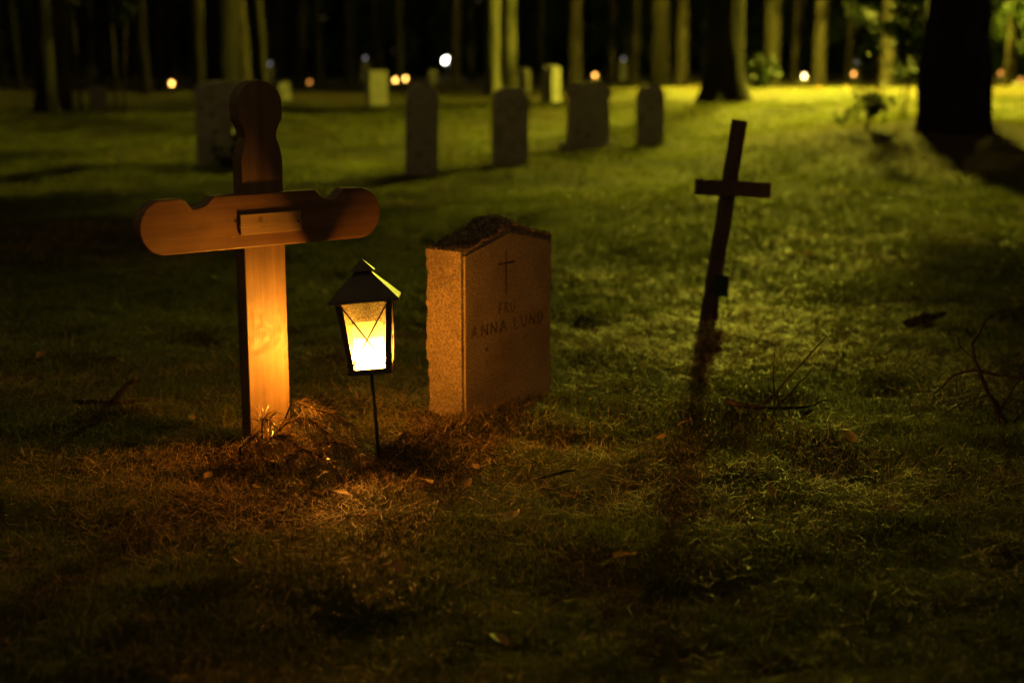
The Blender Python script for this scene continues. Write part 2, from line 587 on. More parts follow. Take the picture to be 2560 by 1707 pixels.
def pyramid(z0, h0, z1, h1, lip, thick=0.0012):
    m = MB()
    ring = lambda h, z: [(-h, -h, z), (h, -h, z), (h, h, z), (-h, h, z)]
    vs_ = ring(h0, z0 - lip) + ring(h0, z0) + ring(h1, z1) + ring(h0 - thick, z0 - lip) + ring(h0 - thick, z0 - 0.001) + ring(max(h1 - thick, 0.0004), z1 - thick * 1.5)
    fs = []
    for i in range(4):
        j = (i + 1) % 4
        fs += [(i, j, 4 + j, 4 + i), (4 + i, 4 + j, 8 + j, 8 + i), (12 + j, 12 + i, 16 + i, 16 + j), (16 + j, 16 + i, 20 + i, 20 + j), (j, i, 12 + i, 12 + j)]
    fs += [(8, 9, 10, 11), (23, 22, 21, 20)]
    return m.add(vs_, fs)


rf = pyramid(ZT + 0.003, 0.0905, 0.522, 0.017, 0.007).build('roof', M['roof_metal'], la)
pyramid(0.5225, 0.030, 0.551, 0.0012, 0.003).build('cap', M['roof_metal'], rf)
MB().lathe([(0.012, 0.505), (0.012, 0.5235)], 12).build('vent_collar', M['black_metal'], rf)
mc = NT('glowing_candle_wax')
tc = mc.n('ShaderNodeTexCoord'); sp = mc.n('ShaderNodeSeparateXYZ'); mc.l(tc.outputs['Generated'], sp.inputs[0])
prof = mc.n('ShaderNodeFloatCurve')
cv = prof.mapping.curves[0]
pts = [(0, 0.20), (0.06, 0.55), (0.14, 1.0), (0.28, 1.0), (0.42, 0.38), (0.56, 0.07), (0.72, 0.010), (1.0, 0.0030)]
cv.points[0].location = pts[0]; cv.points[-1].location = pts[-1]
for q in pts[1:-1]:
    cv.points.new(*q)
for q in cv.points:
    q.handle_type = 'VECTOR'
prof.mapping.update()
mc.l(sp.outputs['Z'], prof.inputs['Value'])
em = mc.n('ShaderNodeEmission'); em.inputs['Color'].default_value = (*CANDLE_COL, 1)
mu = mc.n('ShaderNodeMath', operation='MULTIPLY'); mu.inputs[1].default_value = CANDLE
mc.l(prof.outputs[0], mu.inputs[0]); mc.l(mu.outputs[0], em.inputs['Strength'])
M['candle'] = mc.done(em.outputs[0])
ca = MB().lathe([(0.038, 0.2645), (0.0395, 0.267), (0.0395, 0.378), (0.0375, 0.383), (0.033, 0.3845), (0.030, 0.382), (0.006, 0.3805)], 28).build('candle', M['candle'], la)
ca['label'] = 'glowing white wax candle'

# Anna Lund headstone: rough granite body, dressed face with engraving, lichen on top
W2, D2 = 0.2265, 0.068
hs = thing('granite_headstone', P_STONE, 'small granite headstone engraved with a thin cross and ANNA LUND, lichen along its top', 'gravestone', (0, 0, HS_YAW))


def rough_stone(outline, y0, y1, amp, cell, seed, keep_front=True, front_amp=0.25):
    bm = bmesh.new()
    m = MB().prism(outline, y0, y1)
    vv = [bm.verts.new(v) for v in m.v]
    for f in m.f:
        bm.faces.new([vv[i] for i in f])
    bmesh.ops.triangulate(bm, faces=[f for f in bm.faces if len(f.verts) > 4])
    for _ in range(7):
        es = [e for e in bm.edges if e.calc_length() > cell]
        if not es:
            break
        bmesh.ops.subdivide_edges(bm, edges=es, cuts=1, use_grid_fill=True)
        bmesh.ops.triangulate(bm, faces=[f for f in bm.faces if len(f.verts) > 4])
    bm.normal_update()
    co = np.array([v.co[:] for v in bm.verts])
    d = (fbm(co[:, 0] / 0.035 + co[:, 1] * 21, co[:, 2] / 0.035 + co[:, 1] * 13, seed) - 0.5)
    d2 = (vnoise(co[:, 0] / 0.011 + co[:, 1] * 61, co[:, 2] / 0.011 - co[:, 1] * 43, seed + 5) - 0.5) * 0.5
    for v, a, b in zip(bm.verts, d, d2):
        k = front_amp if (abs(v.normal.y) > 0.98 and v.co.y < (y0 + y1) / 2) else 1.0
        v.co += v.normal * float((a + b) * 2 * amp * k)
    return bm


def bm_obj(name, bm, mat, parent=None, smooth=False):
    me = bpy.data.meshes.new(name)
    bm.to_mesh(me); bm.free()
    if smooth:
        me.polygons.foreach_set('use_smooth', [True] * len(me.polygons))
    me.materials.append(mat)
    return obj(name, me, parent)


out = [(-W2, -0.10), (W2, -0.10), (W2 + 0.002, 0.505), (0.10, 0.537), (0.0, 0.556), (-0.10, 0.532), (-W2, 0.500)]
bm_obj('body', rough_stone(out, -D2 + 0.004, D2, 0.0065, 0.014, 40), M['granite'], hs)

fo = [(-W2 + 0.012, -0.05), (W2 - 0.012, -0.05), (W2 - 0.010, 0.490), (0.09, 0.520), (0.0, 0.538), (-0.09, 0.516), (-W2 + 0.012, 0.487)]
face_me = MB().prism(fo, -D2 - 0.003, -D2 + 0.020).mesh('inscribed_face', M['granite_face'])
face = obj('inscribed_face', face_me, hs)
cutter = MB()
FY = -D2 - 0.003


def stroke(m, x0, z0, x1, z1, wd, depth=0.0045):
    d = Vector((x1 - x0, 0, z1 - z0)); L = d.length; ang = math.atan2(d.z, d.x)
    m.box(((x0 + x1) / 2, FY, (z0 + z1) / 2), (L, depth * 2, wd), Matrix.Rotation(-ang, 3, 'Y'))


def cut_with(mesh_builder):
    global face
    co = obj('cutter', mesh_builder.mesh('cutter', M['groove']))
    co.matrix_world = Matrix.Identity(4)
    tmp = obj('tmp', face.data)
    md = tmp.modifiers.new('b', 'BOOLEAN'); md.operation = 'DIFFERENCE'; md.solver = 'EXACT'; md.object = co
    md.use_self = True
    md.material_mode = 'TRANSFER'
    dg = bpy.context.evaluated_depsgraph_get()
    me2 = bpy.data.meshes.new_from_object(tmp.evaluated_get(dg))
    if len(me2.polygons) > 5:
        me2.name = 'inscribed_face'
        face.data = me2
    bpy.data.objects.remove(tmp); bpy.data.objects.remove(co)


LET = {'A': [(0, 0, .42, 1), (.84, 0, .42, 1), (.17, .36, .67, .36)], 'N': [(0, 0, 0, 1), (0, 1, .72, 0), (.72, 0, .72, 1)],
       'L': [(0, 0, 0, 1), (0, 0, .55, 0)], 'U': [(0, .28, 0, 1), (.66, .28, .66, 1), (0, .28, .18, 0), (.18, 0, .48, 0), (.48, 0, .66, .28)],
       'D': [(0, 0, 0, 1), (0, 1, .45, .92), (.45, .92, .70, .62), (.70, .62, .70, .38), (.70, .38, .45, .08), (.45, .08, 0, 0)],
       'F': [(0, 0, 0, 1), (0, 1, .55, 1), (0, .55, .42, .55)],
       'R': [(0, 0, 0, 1), (0, 1, .42, 1), (.42, 1, .56, .76), (.56, .76, .42, .5), (.42, .5, 0, .5), (.28, .5, .62, 0)], ' ': []}


def write(m, text, x0, x1, z, hgt, wd, depth):
    adv = [0.62 if c == ' ' else max([max(s[0], s[2]) for s in LET[c]]) + 0.42 for c in text]
    tot = sum(adv) - 0.42
    k = (x1 - x0) / (tot * hgt)
    x = x0
    j = 0
    for c, a in zip(text, adv):
        for (a0, b0, a1, b1) in LET[c]:
            j += 1
            stroke(m, x + a0 * hgt * k, z + b0 * hgt, x + a1 * hgt * k, z + b1 * hgt, wd * (1 + 0.012 * (j % 5)), depth * (1 + 0.02 * (j % 7)))
        x += a * hgt * k


c1 = MB()
stroke(c1, -0.016, 0.352, -0.016, 0.488, 0.0060, 0.007)
stroke(c1, -0.056, 0.447, 0.026, 0.447, 0.0055, 0.0065)
cut_with(c1)
c2 = MB()
write(c2, 'FRU', -0.050, 0.026, 0.292, 0.032, 0.0048, 0.005)
cut_with(c2)
c3 = MB()
write(c3, 'ANNA LUND', -0.186, 0.176, 0.236, 0.036, 0.0064, 0.009)
cut_with(c3)
c4 = MB()
for a in range(3):                                             # birth star, worn date strokes, death cross
    t = a * math.pi / 3 + 0.3
    stroke(c4, -0.113 - 0.009 * math.cos(t), 0.193 - 0.009 * math.sin(t), -0.113 + 0.009 * math.cos(t), 0.193 + 0.009 * math.sin(t), 0.003 + a * 0.0001, 0.005 + a * 0.0003)
stroke(c4, -0.112, 0.136, -0.112, 0.162, 0.0026, 0.0022); stroke(c4, -0.119, 0.154, -0.105, 0.154, 0.0025, 0.0020)
random.seed(3)
for z, x0, x1 in ((0.192, -0.06, 0.10), (0.143, -0.06, 0.10)):
    x = x0
    while x < x1:
        stroke(c4, x, z, x + random.uniform(-.004, .004), z + 0.020, 0.0022 + random.random() * 3e-4, 0.0016 + random.random() * 4e-4)
        x += random.uniform(0.010, 0.017)
cut_with(c4)


def scatter_clump(n, sampler, size, seed, flat=0.5):
    """many small scale-like faces over a surface"""
    rg = np.random.default_rng(seed)
    V = []; F = []
    for i in range(n):
        p, nr = sampler(rg)
        s = size * rg.uniform(0.5, 1.3)
        a = Vector(rg.normal(size=3)).normalized()
        nr = (Vector(nr) + a * flat).normalized()
        t = nr.cross(Vector(rg.normal(size=3))).normalized(); b = nr.cross(t)
        o = len(V)
        c = Vector(p)
        V += [c - t * s - b * s * .5, c + t * s - b * s * .5, c + nr * s * .9 + b * s]
        F.append((o, o + 1, o + 2))
    return MB().add(V, F)


def top_sampler(rg):
    x = rg.uniform(-W2, W2)
    z = np.interp(x, [-W2, -0.1, 0, 0.1, W2], [0.500, 0.532, 0.556, 0.537, 0.507])
    y = rg.uniform(-D2 - 0.004, D2 + 0.004)
    hump = 0.027 * math.exp(-((x - 0.01) / 0.07) ** 2) * max(0, 1 - (y / 0.09) ** 2) + 0.006
    return (x, y, z + rg.uniform(0, hump)), (0, 0, 1)


li = scatter_clump(4200, top_sampler, 0.0062, 2, 0.9).build('lichen_cushion', M['mossclump'], hs)
tag(li, 'dark crusty lichen and moss on the gable top', None, None, 'stuff')

# small leaning wooden cross
PC = at(1770, 802)
sc2 = thing('small_wooden_cross', PC + Vector((0, 0, 0.0)), 'plain dark wooden cross of two boards leaning to one side on the open moss', 'grave cross', (R(-2), R(9.2), R(16)))
MB().box((0, 0.008, 0.365), (0.062, 0.030, 0.955)).build('upright', M['old_wood'], sc2, bevel=0.003)
arm = MB().box((0, 0, 0), (0.335, 0.028, 0.066)).build('crossarm', M['old_wood'], sc2, bevel=0.003)
arm.location = (0.006, -0.0205, 0.560); arm.rotation_euler = (0, R(-5.2), 0)
pk = at(1797, 806)
gp = thing('grave_marker_sign', pk, 'small dark green metal marker plate on a short stake in front of the leaning cross', 'marker', (R(6), R(3), R(-24)))
MB().box((-0.012, 0, 0.03), (0.012, 0.008, 0.22)).build('stake', M['old_wood'], gp)
MB().box((0.008, -0.008, 0.155), (0.056, 0.006, 0.092)).build('plate', M['green_metal'], gp, bevel=0.001)
MB().box((-0.0212, -0.008, 0.155), (0.002, 0.009, 0.094)).build('plate_rim', M['old_wood'], gp)
MB().box((0.008, -0.008, 0.2025), (0.056, 0.009, 0.002)).build('plate_rim', M['old_wood'], gp)


# ------------------------------------------------------------------ gravestones farther back
def stone_outline(kind, w, h):
    x = w / 2
    if kind == 'gable':       # shouldered, pointed-round head
        s = h * 0.86
        hd = [(x * 1.0, s), (x * 0.86, s + 0.03 * h)]
        arc = [(x * 0.86 * math.cos(a) ** 0.9, s + 0.03 * h + 0.11 * h * math.sin(a)) for a in np.linspace(0.15, math.pi / 2, 8)]
        half = [(x * 1.0, -0.25)] + hd + arc
    elif kind == 'round':
        s = h - x * 0.75
        half = [(x * 1.0, -0.25), (x, s)] + [(x * math.cos(a), s + 0.75 * x * math.sin(a)) for a in np.linspace(0.15, math.pi / 2, 9)]
    elif kind == 'cap':       # battered body under a moulded cap
        half = [(x * 1.10, -0.25), (x * 1.10, 0.06), (x * 1.0, 0.075), (x * 0.90, h * 0.76), (x * 1.02, h * 0.80), (x * 1.02, h * 0.86), (x * 0.86, h * 0.93), (x * 0.70, h * 0.985), (0.0, h)]
    elif kind == 'flat':
        half = [(x, -0.25), (x, h * 0.985), (x * 0.94, h), (0.0, h)]
    else:                     # low curved top with small shoulders
        half = [(x, -0.25), (x, h * 0.93), (x * 0.93, h * 0.945)] + [(x * 0.9 * math.cos(a), h * 0.945 + 0.055 * h * math.sin(a)) for a in np.linspace(0.2, math.pi / 2, 8)]
    return half + [(-a, b) for a, b in reversed(half) if abs(a) > 1e-6]


def gravestone(px, py, wpx, toppy, depth, yaw, kind, mat, label, lean=(0, 0), plinth=False):
    p = at(px, py)
    dist = p.y
    zc = p.y * math.cos(PITCH) - (p.z - CAM_H) * math.sin(PITCH)
    w = wpx / FPX * zc
    d = ray(px, toppy)
    h = CAM_H + d.z / d.y * p.y - p.z
    t = thing('gravestone', p, label, 'gravestone', (lean[0], lean[1], yaw))
    bm_obj('slab', rough_stone(stone_outline(kind, w, h), -depth / 2, depth / 2, 0.004, 0.09, int(px)), mat, t)
    if plinth:
        MB().box((0, 0, 0.01), (w * 1.28, depth * 1.5, 0.16)).build('plinth', mat, t, bevel=0.012)
    return t


gravestone(572, 416, 150, 203, 0.16, R(24), 'low', M['dark_stone'], 'broad dark gravestone with a low curved top, a shrub growing against its foot')
gravestone(1054, 436, 74, 210, 0.20, R(14), 'gable', M['dark_stone'], 'narrow dark gravestone with a pointed head beside a grave path, left end of the row', (0, R(1)))
gravestone(1275, 412, 86, 218, 0.13, R(26), 'gable', M['dark_stone'], 'grey gravestone with a shouldered rounded head between the narrow one and the capped one')
gravestone(1470, 376, 104, 206, 0.22, R(10), 'cap', M['dark_stone'], 'heavy dark gravestone tapering up to a moulded cap on a plinth', plinth=True)
gravestone(1624, 366, 66, 213, 0.12, R(14), 'gable', M['dark_stone'], 'slim dark gravestone with a rounded head standing next to the capped one')
gravestone(1378, 256, 44, 165, 0.22, R(58), 'round', M['pale_stone'], 'pale round headed gravestone brightly lit on the grass behind the row')
gravestone(942, 266, 48, 177, 0.22, R(28), 'flat', M['pale_stone'], 'pale upright slab with a square top lit on the grass behind the wooden cross')
gravestone(1306, 232, 36, 170, 0.2, R(-32), 'round', M['dark_stone'], 'dim rounded gravestone close beside the two bright tree trunks')
gravestone(246, 276, 42, 216, 0.2, R(18), 'flat', M['dark_stone'], 'square grey gravestone among thin saplings by the dark trunk')
gravestone(716, 252, 26, 206, 0.12, R(20), 'low', M['dark_stone'], 'small tilted gravestone beyond the head of the wooden cross', (0, R(-9)))
gravestone(1082, 212, 22, 172, 0.16, R(20), 'low', M['dark_stone'], 'faint far gravestone below the white lamp')

# ------------------------------------------------------------------ trees


def trunk_mesh(name, r, mat, h=15.0, flare=0.9, seed=0, nseg=26, bend=0.15, ridges=0.06, fork=False):
    rg = np.random.default_rng(seed)
    zs = np.concatenate([np.linspace(-0.4, 0.0, 3), 0.04 + 0.9 * np.linspace(0, 1, 12) ** 1.4, np.linspace(1.1, 4.0, 22), np.linspace(4.5, h, 14)])
    th = np.linspace(0, 2 * math.pi, nseg, endpoint=False)
    k = rg.integers(4, 6); ph = rg.uniform(0, 6.28, 5)
    Z, T = np.meshgrid(zs, th, indexing='ij')
    rad = r * (1 - 0.55 * np.clip(Z, 0, None) / h)
    fl = flare * np.exp(-np.clip(Z + 0.05, 0, None) / (1.3 * r + 0.05))
    rad = rad * (1 + fl * (0.45 + 0.55 * (0.5 + 0.5 * np.cos(k * T + ph[0])) ** 1.5))
    rad = rad * (1 + ridges * (vnoise(T * 26 / 6.28 + 40, Z / (1.1 * r + .25), seed + 3) - 0.5) * 2 + ridges * 0.8 * (vnoise(T * 3 + 9, Z / 0.5, seed) - 0.5))
    bx = bend * np.sin(Z / h * 3.0 + ph[1]) - bend * math.sin(ph[1]); by = bend * np.sin(Z / h * 2.3 + ph[2]) - bend * math.sin(ph[2])
    X = rad * np.cos(T) + bx; Y = rad * np.sin(T) + by
    V = np.stack([X, Y, Z], -1).reshape(-1, 3)
    n = len(zs)
    idx = np.arange(n * nseg).reshape(n, nseg)
    nx = np.roll(idx, -1, 1)
    F = np.stack([idx[:-1], nx[:-1], nx[1:], idx[1:]], -1).reshape(-1, 4)
    return np_mesh(name, V, F, mat, True)


def crown_mesh(name, seed, mat, z0=6.5, z1=16.0, rmax=2.4, n=1500, size=0.28):
    rg = np.random.default_rng(seed)
    m = MB()
    clumps = []
    for i in range(26):
        z = z0 + (z1 - z0) * rg.random() ** 0.8
        r = rmax * (0.35 + 0.65 * (1 - (z - z0) / (z1 - z0)) ** 0.7) * rg.uniform(0.4, 1)
        a = rg.uniform(0, 6.28)
        c = Vector((r * math.cos(a), r * math.sin(a), z))
        clumps.append((c, rg.uniform(0.45, 0.95)))
        m.tube([(0, 0, z - 0.5), c * 0.6 + Vector((0, 0, z * 0.4 - 0.1)), c], [0.05, 0.03, 0.012], 4)
    V = []; F = []
    for i in range(n):
        c, s = clumps[rg.integers(len(clumps))]
        d = Vector(rg.normal(size=3)).normalized() * s * rg.random() ** 0.5
        d.z *= 0.5
        p = c + d
        t = Vector(rg.normal(size=3)).normalized(); b = t.cross(Vector(rg.normal(size=3))).normalized()
        k = size * rg.uniform(0.5, 1.2)
        o = len(V)
        V += [p - t * k, p + b * k * 0.25, p + t * k]
        F.append((o, o + 1, o + 2))
    m.add(V, F)
    return m.mesh(name, mat)


CROWN = [crown_mesh('pine_crown', s, M['crown']) for s in (1, 2)]
TRUNKS = {}
NTREE = 0


def pine(px, py, wpx, label, mat='bark', lean=0.0, group=None, flare=0.5, own=None, dist=None, seed=0, crown=True):
    """a tall pine: bole seen in the picture, crown far above the frame"""
    global NTREE
    NTREE += 1
    p = at(px, py) if dist is None else along(px, dist)
    r = wpx / FPX * p.y / 2
    t = thing('pine_tree', p, label, 'tree', (0, R(lean), random.uniform(0, 6.28) if not lean else 0), group)
    if own:
        me = trunk_mesh('trunk', r, M[mat], flare=flare, seed=seed, **own)
        obj('trunk', me, t)
    else:
        key = (mat, NTREE % 3)
        if key not in TRUNKS:
            TRUNKS[key] = trunk_mesh('trunk', 0.25, M[mat], flare=0.5, seed=NTREE % 3 + 60)
        o = obj('trunk', TRUNKS[key], t)
        o.scale = (r / 0.25, r / 0.25, 1)
    if crown:
        c = obj('crown', CROWN[NTREE % 2], t)
        c.rotation_euler = (0, 0, random.uniform(0, 6.28))
    return t


GF = 'tall pines in the dark wood behind the graves'
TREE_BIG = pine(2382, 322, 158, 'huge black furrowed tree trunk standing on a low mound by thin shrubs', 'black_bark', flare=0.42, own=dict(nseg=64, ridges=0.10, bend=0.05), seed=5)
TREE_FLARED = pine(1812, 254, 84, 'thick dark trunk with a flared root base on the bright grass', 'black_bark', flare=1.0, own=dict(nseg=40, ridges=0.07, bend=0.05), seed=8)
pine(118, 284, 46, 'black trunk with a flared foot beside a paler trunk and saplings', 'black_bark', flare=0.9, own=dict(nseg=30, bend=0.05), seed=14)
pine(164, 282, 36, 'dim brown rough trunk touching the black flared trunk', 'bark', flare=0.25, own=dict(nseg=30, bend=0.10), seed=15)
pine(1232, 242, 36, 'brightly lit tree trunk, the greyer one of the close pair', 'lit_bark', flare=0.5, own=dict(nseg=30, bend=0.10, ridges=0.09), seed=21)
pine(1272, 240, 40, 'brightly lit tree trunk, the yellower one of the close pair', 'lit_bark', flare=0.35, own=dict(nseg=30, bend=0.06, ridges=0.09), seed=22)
pine(560, 262, 84, 'thick black trunk behind the head of the large wooden cross', 'black_bark', flare=0.2, own=dict(nseg=30, bend=0.04), seed=23)
pine(612, 250, 44, 'rough brown trunk next to the thick black one behind the cross', 'bark', lean=-2.2, flare=0.2, own=dict(nseg=30, bend=0.05), seed=24)
pine(662, 246, 24, 'thin pale leaning trunk behind the head of the large wooden cross', 'pale_bark', lean=-2.5, flare=0.2, own=dict(nseg=20, bend=0.06), seed=25)
pine(506, 232, 40, 'straight grey brown trunk rising behind the broad dark gravestone', 'pale_bark', flare=0.2, own=dict(nseg=26, bend=0.05), seed=26)
pine(748, 226, 27, 'pale slender trunk leaning slightly beyond the small tilted gravestone', 'pale_bark', lean=3.2, flare=0.3, own=dict(nseg=22, bend=0.05), seed=27)
pine(1648, 216, 46, 'wide dim trunk standing behind the slim rounded gravestone', 'pale_bark', flare=0.3, own=dict(nseg=26, bend=0.05), seed=28)
pine(1926, 216, 40, 'pale green lit trunk with a small cut branch scar', 'pale_bark', flare=0.3, own=dict(nseg=26, bend=0.04), seed=29)
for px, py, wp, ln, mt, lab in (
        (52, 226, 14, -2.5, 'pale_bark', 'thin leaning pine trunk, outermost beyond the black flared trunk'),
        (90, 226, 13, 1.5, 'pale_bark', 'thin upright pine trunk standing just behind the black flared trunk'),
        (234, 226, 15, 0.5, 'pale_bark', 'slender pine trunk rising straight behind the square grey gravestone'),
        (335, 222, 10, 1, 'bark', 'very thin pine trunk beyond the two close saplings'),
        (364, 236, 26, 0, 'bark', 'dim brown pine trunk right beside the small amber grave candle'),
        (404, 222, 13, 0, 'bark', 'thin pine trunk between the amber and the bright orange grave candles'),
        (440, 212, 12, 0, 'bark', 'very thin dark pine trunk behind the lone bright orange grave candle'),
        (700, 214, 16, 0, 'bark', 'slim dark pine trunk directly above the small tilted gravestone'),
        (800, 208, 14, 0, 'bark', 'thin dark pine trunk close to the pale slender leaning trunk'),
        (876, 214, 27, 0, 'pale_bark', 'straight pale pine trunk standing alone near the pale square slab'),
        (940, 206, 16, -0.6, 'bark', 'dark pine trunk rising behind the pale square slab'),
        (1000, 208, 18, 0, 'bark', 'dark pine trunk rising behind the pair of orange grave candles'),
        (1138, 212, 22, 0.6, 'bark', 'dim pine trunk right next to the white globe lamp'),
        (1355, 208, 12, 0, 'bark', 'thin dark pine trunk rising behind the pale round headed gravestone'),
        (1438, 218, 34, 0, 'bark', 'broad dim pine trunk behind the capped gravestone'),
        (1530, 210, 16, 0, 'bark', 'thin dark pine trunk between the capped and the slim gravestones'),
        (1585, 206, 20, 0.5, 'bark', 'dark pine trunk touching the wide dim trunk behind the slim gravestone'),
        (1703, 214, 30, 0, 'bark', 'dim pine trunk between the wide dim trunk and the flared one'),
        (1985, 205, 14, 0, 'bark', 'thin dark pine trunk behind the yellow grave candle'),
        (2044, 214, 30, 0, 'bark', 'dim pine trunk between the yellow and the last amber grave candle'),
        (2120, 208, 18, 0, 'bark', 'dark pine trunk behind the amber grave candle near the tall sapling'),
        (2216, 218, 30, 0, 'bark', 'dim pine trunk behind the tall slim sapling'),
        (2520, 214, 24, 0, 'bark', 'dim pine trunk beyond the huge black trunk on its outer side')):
    pine(px, py, wp, lab, mt, ln, GF)


def leafy_tree(name, p, h, label, seed, stems=1, rad=1.2, n=2200, size=0.055, stem_r=0.03, z0=0.25, mat='foliage', lean=0.0, droop=0.25, cat='tree', group=None):
    """young tree or shrub: bare thin stems, branches and many single leaf faces"""
    rg = np.random.default_rng(seed)
    t = thing(name, p, label, cat, (0, R(lean), 0), group)
    ends = []
    for s in range(stems):
        a = rg.uniform(0, 6.28); off = 0.10 * (stems > 1) * rg.random()
        pts_ = []
        for i in range(6):
            k = i / 5
            pts_.append(Vector((off * math.cos(a) * (1 + 3 * k) + rg.normal() * 0.03 * k * h / 2, off * math.sin(a) * (1 + 3 * k) + rg.normal() * 0.03 * k * h / 2, -0.08 + (h + 0.08) * k)))
        st = MB().tube(pts_, [stem_r * (1 - 0.85 * i / 5) for i in range(6)], 6)
        for b in range(max(4, int(10 / stems))):
            k = rg.uniform(z0, 0.97)
            q = pts_[min(4, int(k * 5))].lerp(pts_[min(5, int(k * 5) + 1)], k * 5 - int(k * 5))
            aa = rg.uniform(0, 6.28); L = rad * (1.05 - k * 0.75) * rg.uniform(0.6, 1.1)
            e = q + Vector((math.cos(aa) * L, math.sin(aa) * L, L * rg.uniform(-droop, 0.45)))
            st.tube([q, q.lerp(e, 0.55) + Vector((0, 0, 0.05 * L)), e], [stem_r * 0.38, stem_r * 0.25, stem_r * 0.08], 4)
            ends.append((q, e))
        st.build('trunk' if stems == 1 else 'stem', M['twig'], t)
    if n:
        V = []; F = []
        for i in range(n):
            q, e = ends[rg.integers(len(ends))]
            k = rg.uniform(0.25, 1.08)
            c = q.lerp(e, k) + Vector(rg.normal(size=3)) * (e - q).length * 0.16 - Vector((0, 0, rg.random() * droop * 0.5))
            tt = Vector(rg.normal(size=3)).normalized(); bb = tt.cross(Vector(rg.normal(size=3))).normalized()
            s = size * rg.uniform(0.5, 1.25)
            o = len(V)
            V += [c - tt * s, c + bb * s * 0.5, c + tt * s, c - bb * s * 0.5]
            F.append((o, o + 1, o + 2, o + 3))
        MB().add(V, F).build('crown' if cat == 'tree' else 'foliage', M[mat], t)
    return t


# understorey in the wood
def spruce_proto(seed):
    rg = np.random.default_rng(seed)
    V = []; F = []
    for i in range(46):
        z = 1.2 + 5.2 * (i / 46) ** 1.0
        L = 1.9 * (1 - (z - 0.9) / 6.2) + 0.2
        a = rg.uniform(0, 6.28)
        for j in range(62):
            k = rg.random() ** 0.7
            c = Vector((math.cos(a) * L * k, math.sin(a) * L * k, z - 0.45 * L * k * k)) + Vector(rg.normal(size=3)) * 0.10
            tt = (Vector((math.cos(a), math.sin(a), -0.5)) + Vector(rg.normal(size=3)) * 0.6).normalized()
            bb = tt.cross(Vector(rg.normal(size=3))).normalized()
            s = rg.uniform(0.06, 0.16)
            o = len(V)
            V += [c - tt * s, c + bb * s * 0.4, c + tt * s, c - bb * s * 0.4]
            F.append((o, o + 1, o + 2, o + 3))
    return MB().add(V, F).mesh('crown', M['foliage'])


SPR = [spruce_proto(s) for s in (31, 32, 33)]
SPT = MB().tube([(0, 0, -0.2), (0.02, 0, 2), (0, 0.02, 4.5), (0, 0, 6.5)], [0.09, 0.07, 0.04, 0.01], 8).mesh('trunk', M['bark'])
for i, (px, d, s, lab) in enumerate((
        (30, 40, 1.0, 'young spruce behind the outermost thin leaning pine'), (150, 60, 1.25, 'young spruce deep behind the rough brown trunk'), (270, 46, 1.15, 'young spruce hanging over the square grey gravestone'),
        (350, 55, 1.2, 'young spruce behind the dim trunk by the amber candle'), (452, 48, 1.1, 'young spruce beside the straight grey brown trunk'), (690, 62, 1.1, 'young spruce behind the thin pale leaning trunk'),
        (960, 66, 1.1, 'young spruce behind the pair of orange grave candles'), (1180, 60, 1.2, 'young spruce close behind the bright pair of trunks'), (1350, 66, 1.25, 'young spruce behind the pale round headed gravestone'),
        (1560, 62, 1.2, 'young spruce behind the slim rounded gravestone'), (1750, 66, 1.1, 'young spruce deep behind the flared trunk'), (1990, 58, 1.2, 'young spruce behind the yellow grave candle'),
        (2140, 50, 1.1, 'young spruce behind the tall slim sapling'), (2500, 34, 1.0, 'young spruce on the outer side of the huge black trunk'))):
    t = thing('young_spruce', along(px, d), lab, 'tree', (0, 0, random.uniform(0, 6)), 'young spruces in the dark wood')
    t.scale = (s, s, s)
    obj('trunk', SPT, t); obj('crown', SPR[i % 3], t)

rg = np.random.default_rng(64)
V = []; F = []
for i in range(15000):
    a = rg.uniform(-1.15, 1.15); d = rg.uniform(84, 112)
    c = Vector((math.sin(a) * d, math.cos(a) * d, 0.2 + 11 * rg.random() ** 1.1))
    tt = Vector((rg.normal() * .5, rg.normal() * .5, rg.normal())).normalized(); bb_ = tt.cross(Vector(rg.normal(size=3))).normalized()
    k = rg.uniform(0.7, 1.8)
    o = len(V)
    V += [c - tt * k, c + bb_ * k * 0.6, c + tt * k, c - bb_ * k * 0.6]; F.append((o, o + 1, o + 2, o + 3))
tag(MB().add(V, F).build('far_wood', M['crown']), 'dense dark wood closing the view', None, None, 'stuff')

leafy_tree('sapling', at(204, 282), 3.4, 'thin bare sapling between the rough trunk and the square gravestone', 51, rad=0.5, n=250, stem_r=0.035, z0=0.5, lean=-2)
leafy_tree('sapling', at(292, 282), 3.2, 'thin upright dark sapling next past the square gravestone', 52, rad=0.5, n=250, stem_r=0.030, z0=0.5, group='two close saplings')
leafy_tree('sapling', at(312, 278), 3.0, 'thin leaning dark sapling crossing the upright one past the square gravestone', 53, rad=0.45, n=250, stem_r=0.026, z0=0.5, lean=2, group='two close saplings')
leafy_tree('sapling', at(2166, 326), 1.05, 'small dark leafy sapling at the edge of the huge tree shade', 54, rad=0.35, n=420, size=0.045, stem_r=0.016)
leafy_tree('sapling', at(2192, 250), 3.6, 'tall slim sapling with loose leaves beside the huge black trunk', 55, rad=0.9, n=520, size=0.05, stem_r=0.035, z0=0.12)
leafy_tree('shrub', at(2250, 300), 1.9, 'loose leafy shrub against the root of the huge black trunk', 56, stems=3, rad=0.55, n=900, size=0.06, stem_r=0.012, cat='shrub')
leafy_tree('shrub', at(1905, 222), 0.75, 'low bright bush on the far side of the flared trunk', 57, stems=4, rad=0.5, n=900, size=0.07, stem_r=0.01, cat='shrub')
leafy_tree('shrub', at(598, 424), 0.42, 'dark low evergreen plant growing before the broad gravestone', 58, stems=4, rad=0.22, n=700, size=0.035, stem_r=0.006, cat='shrub')


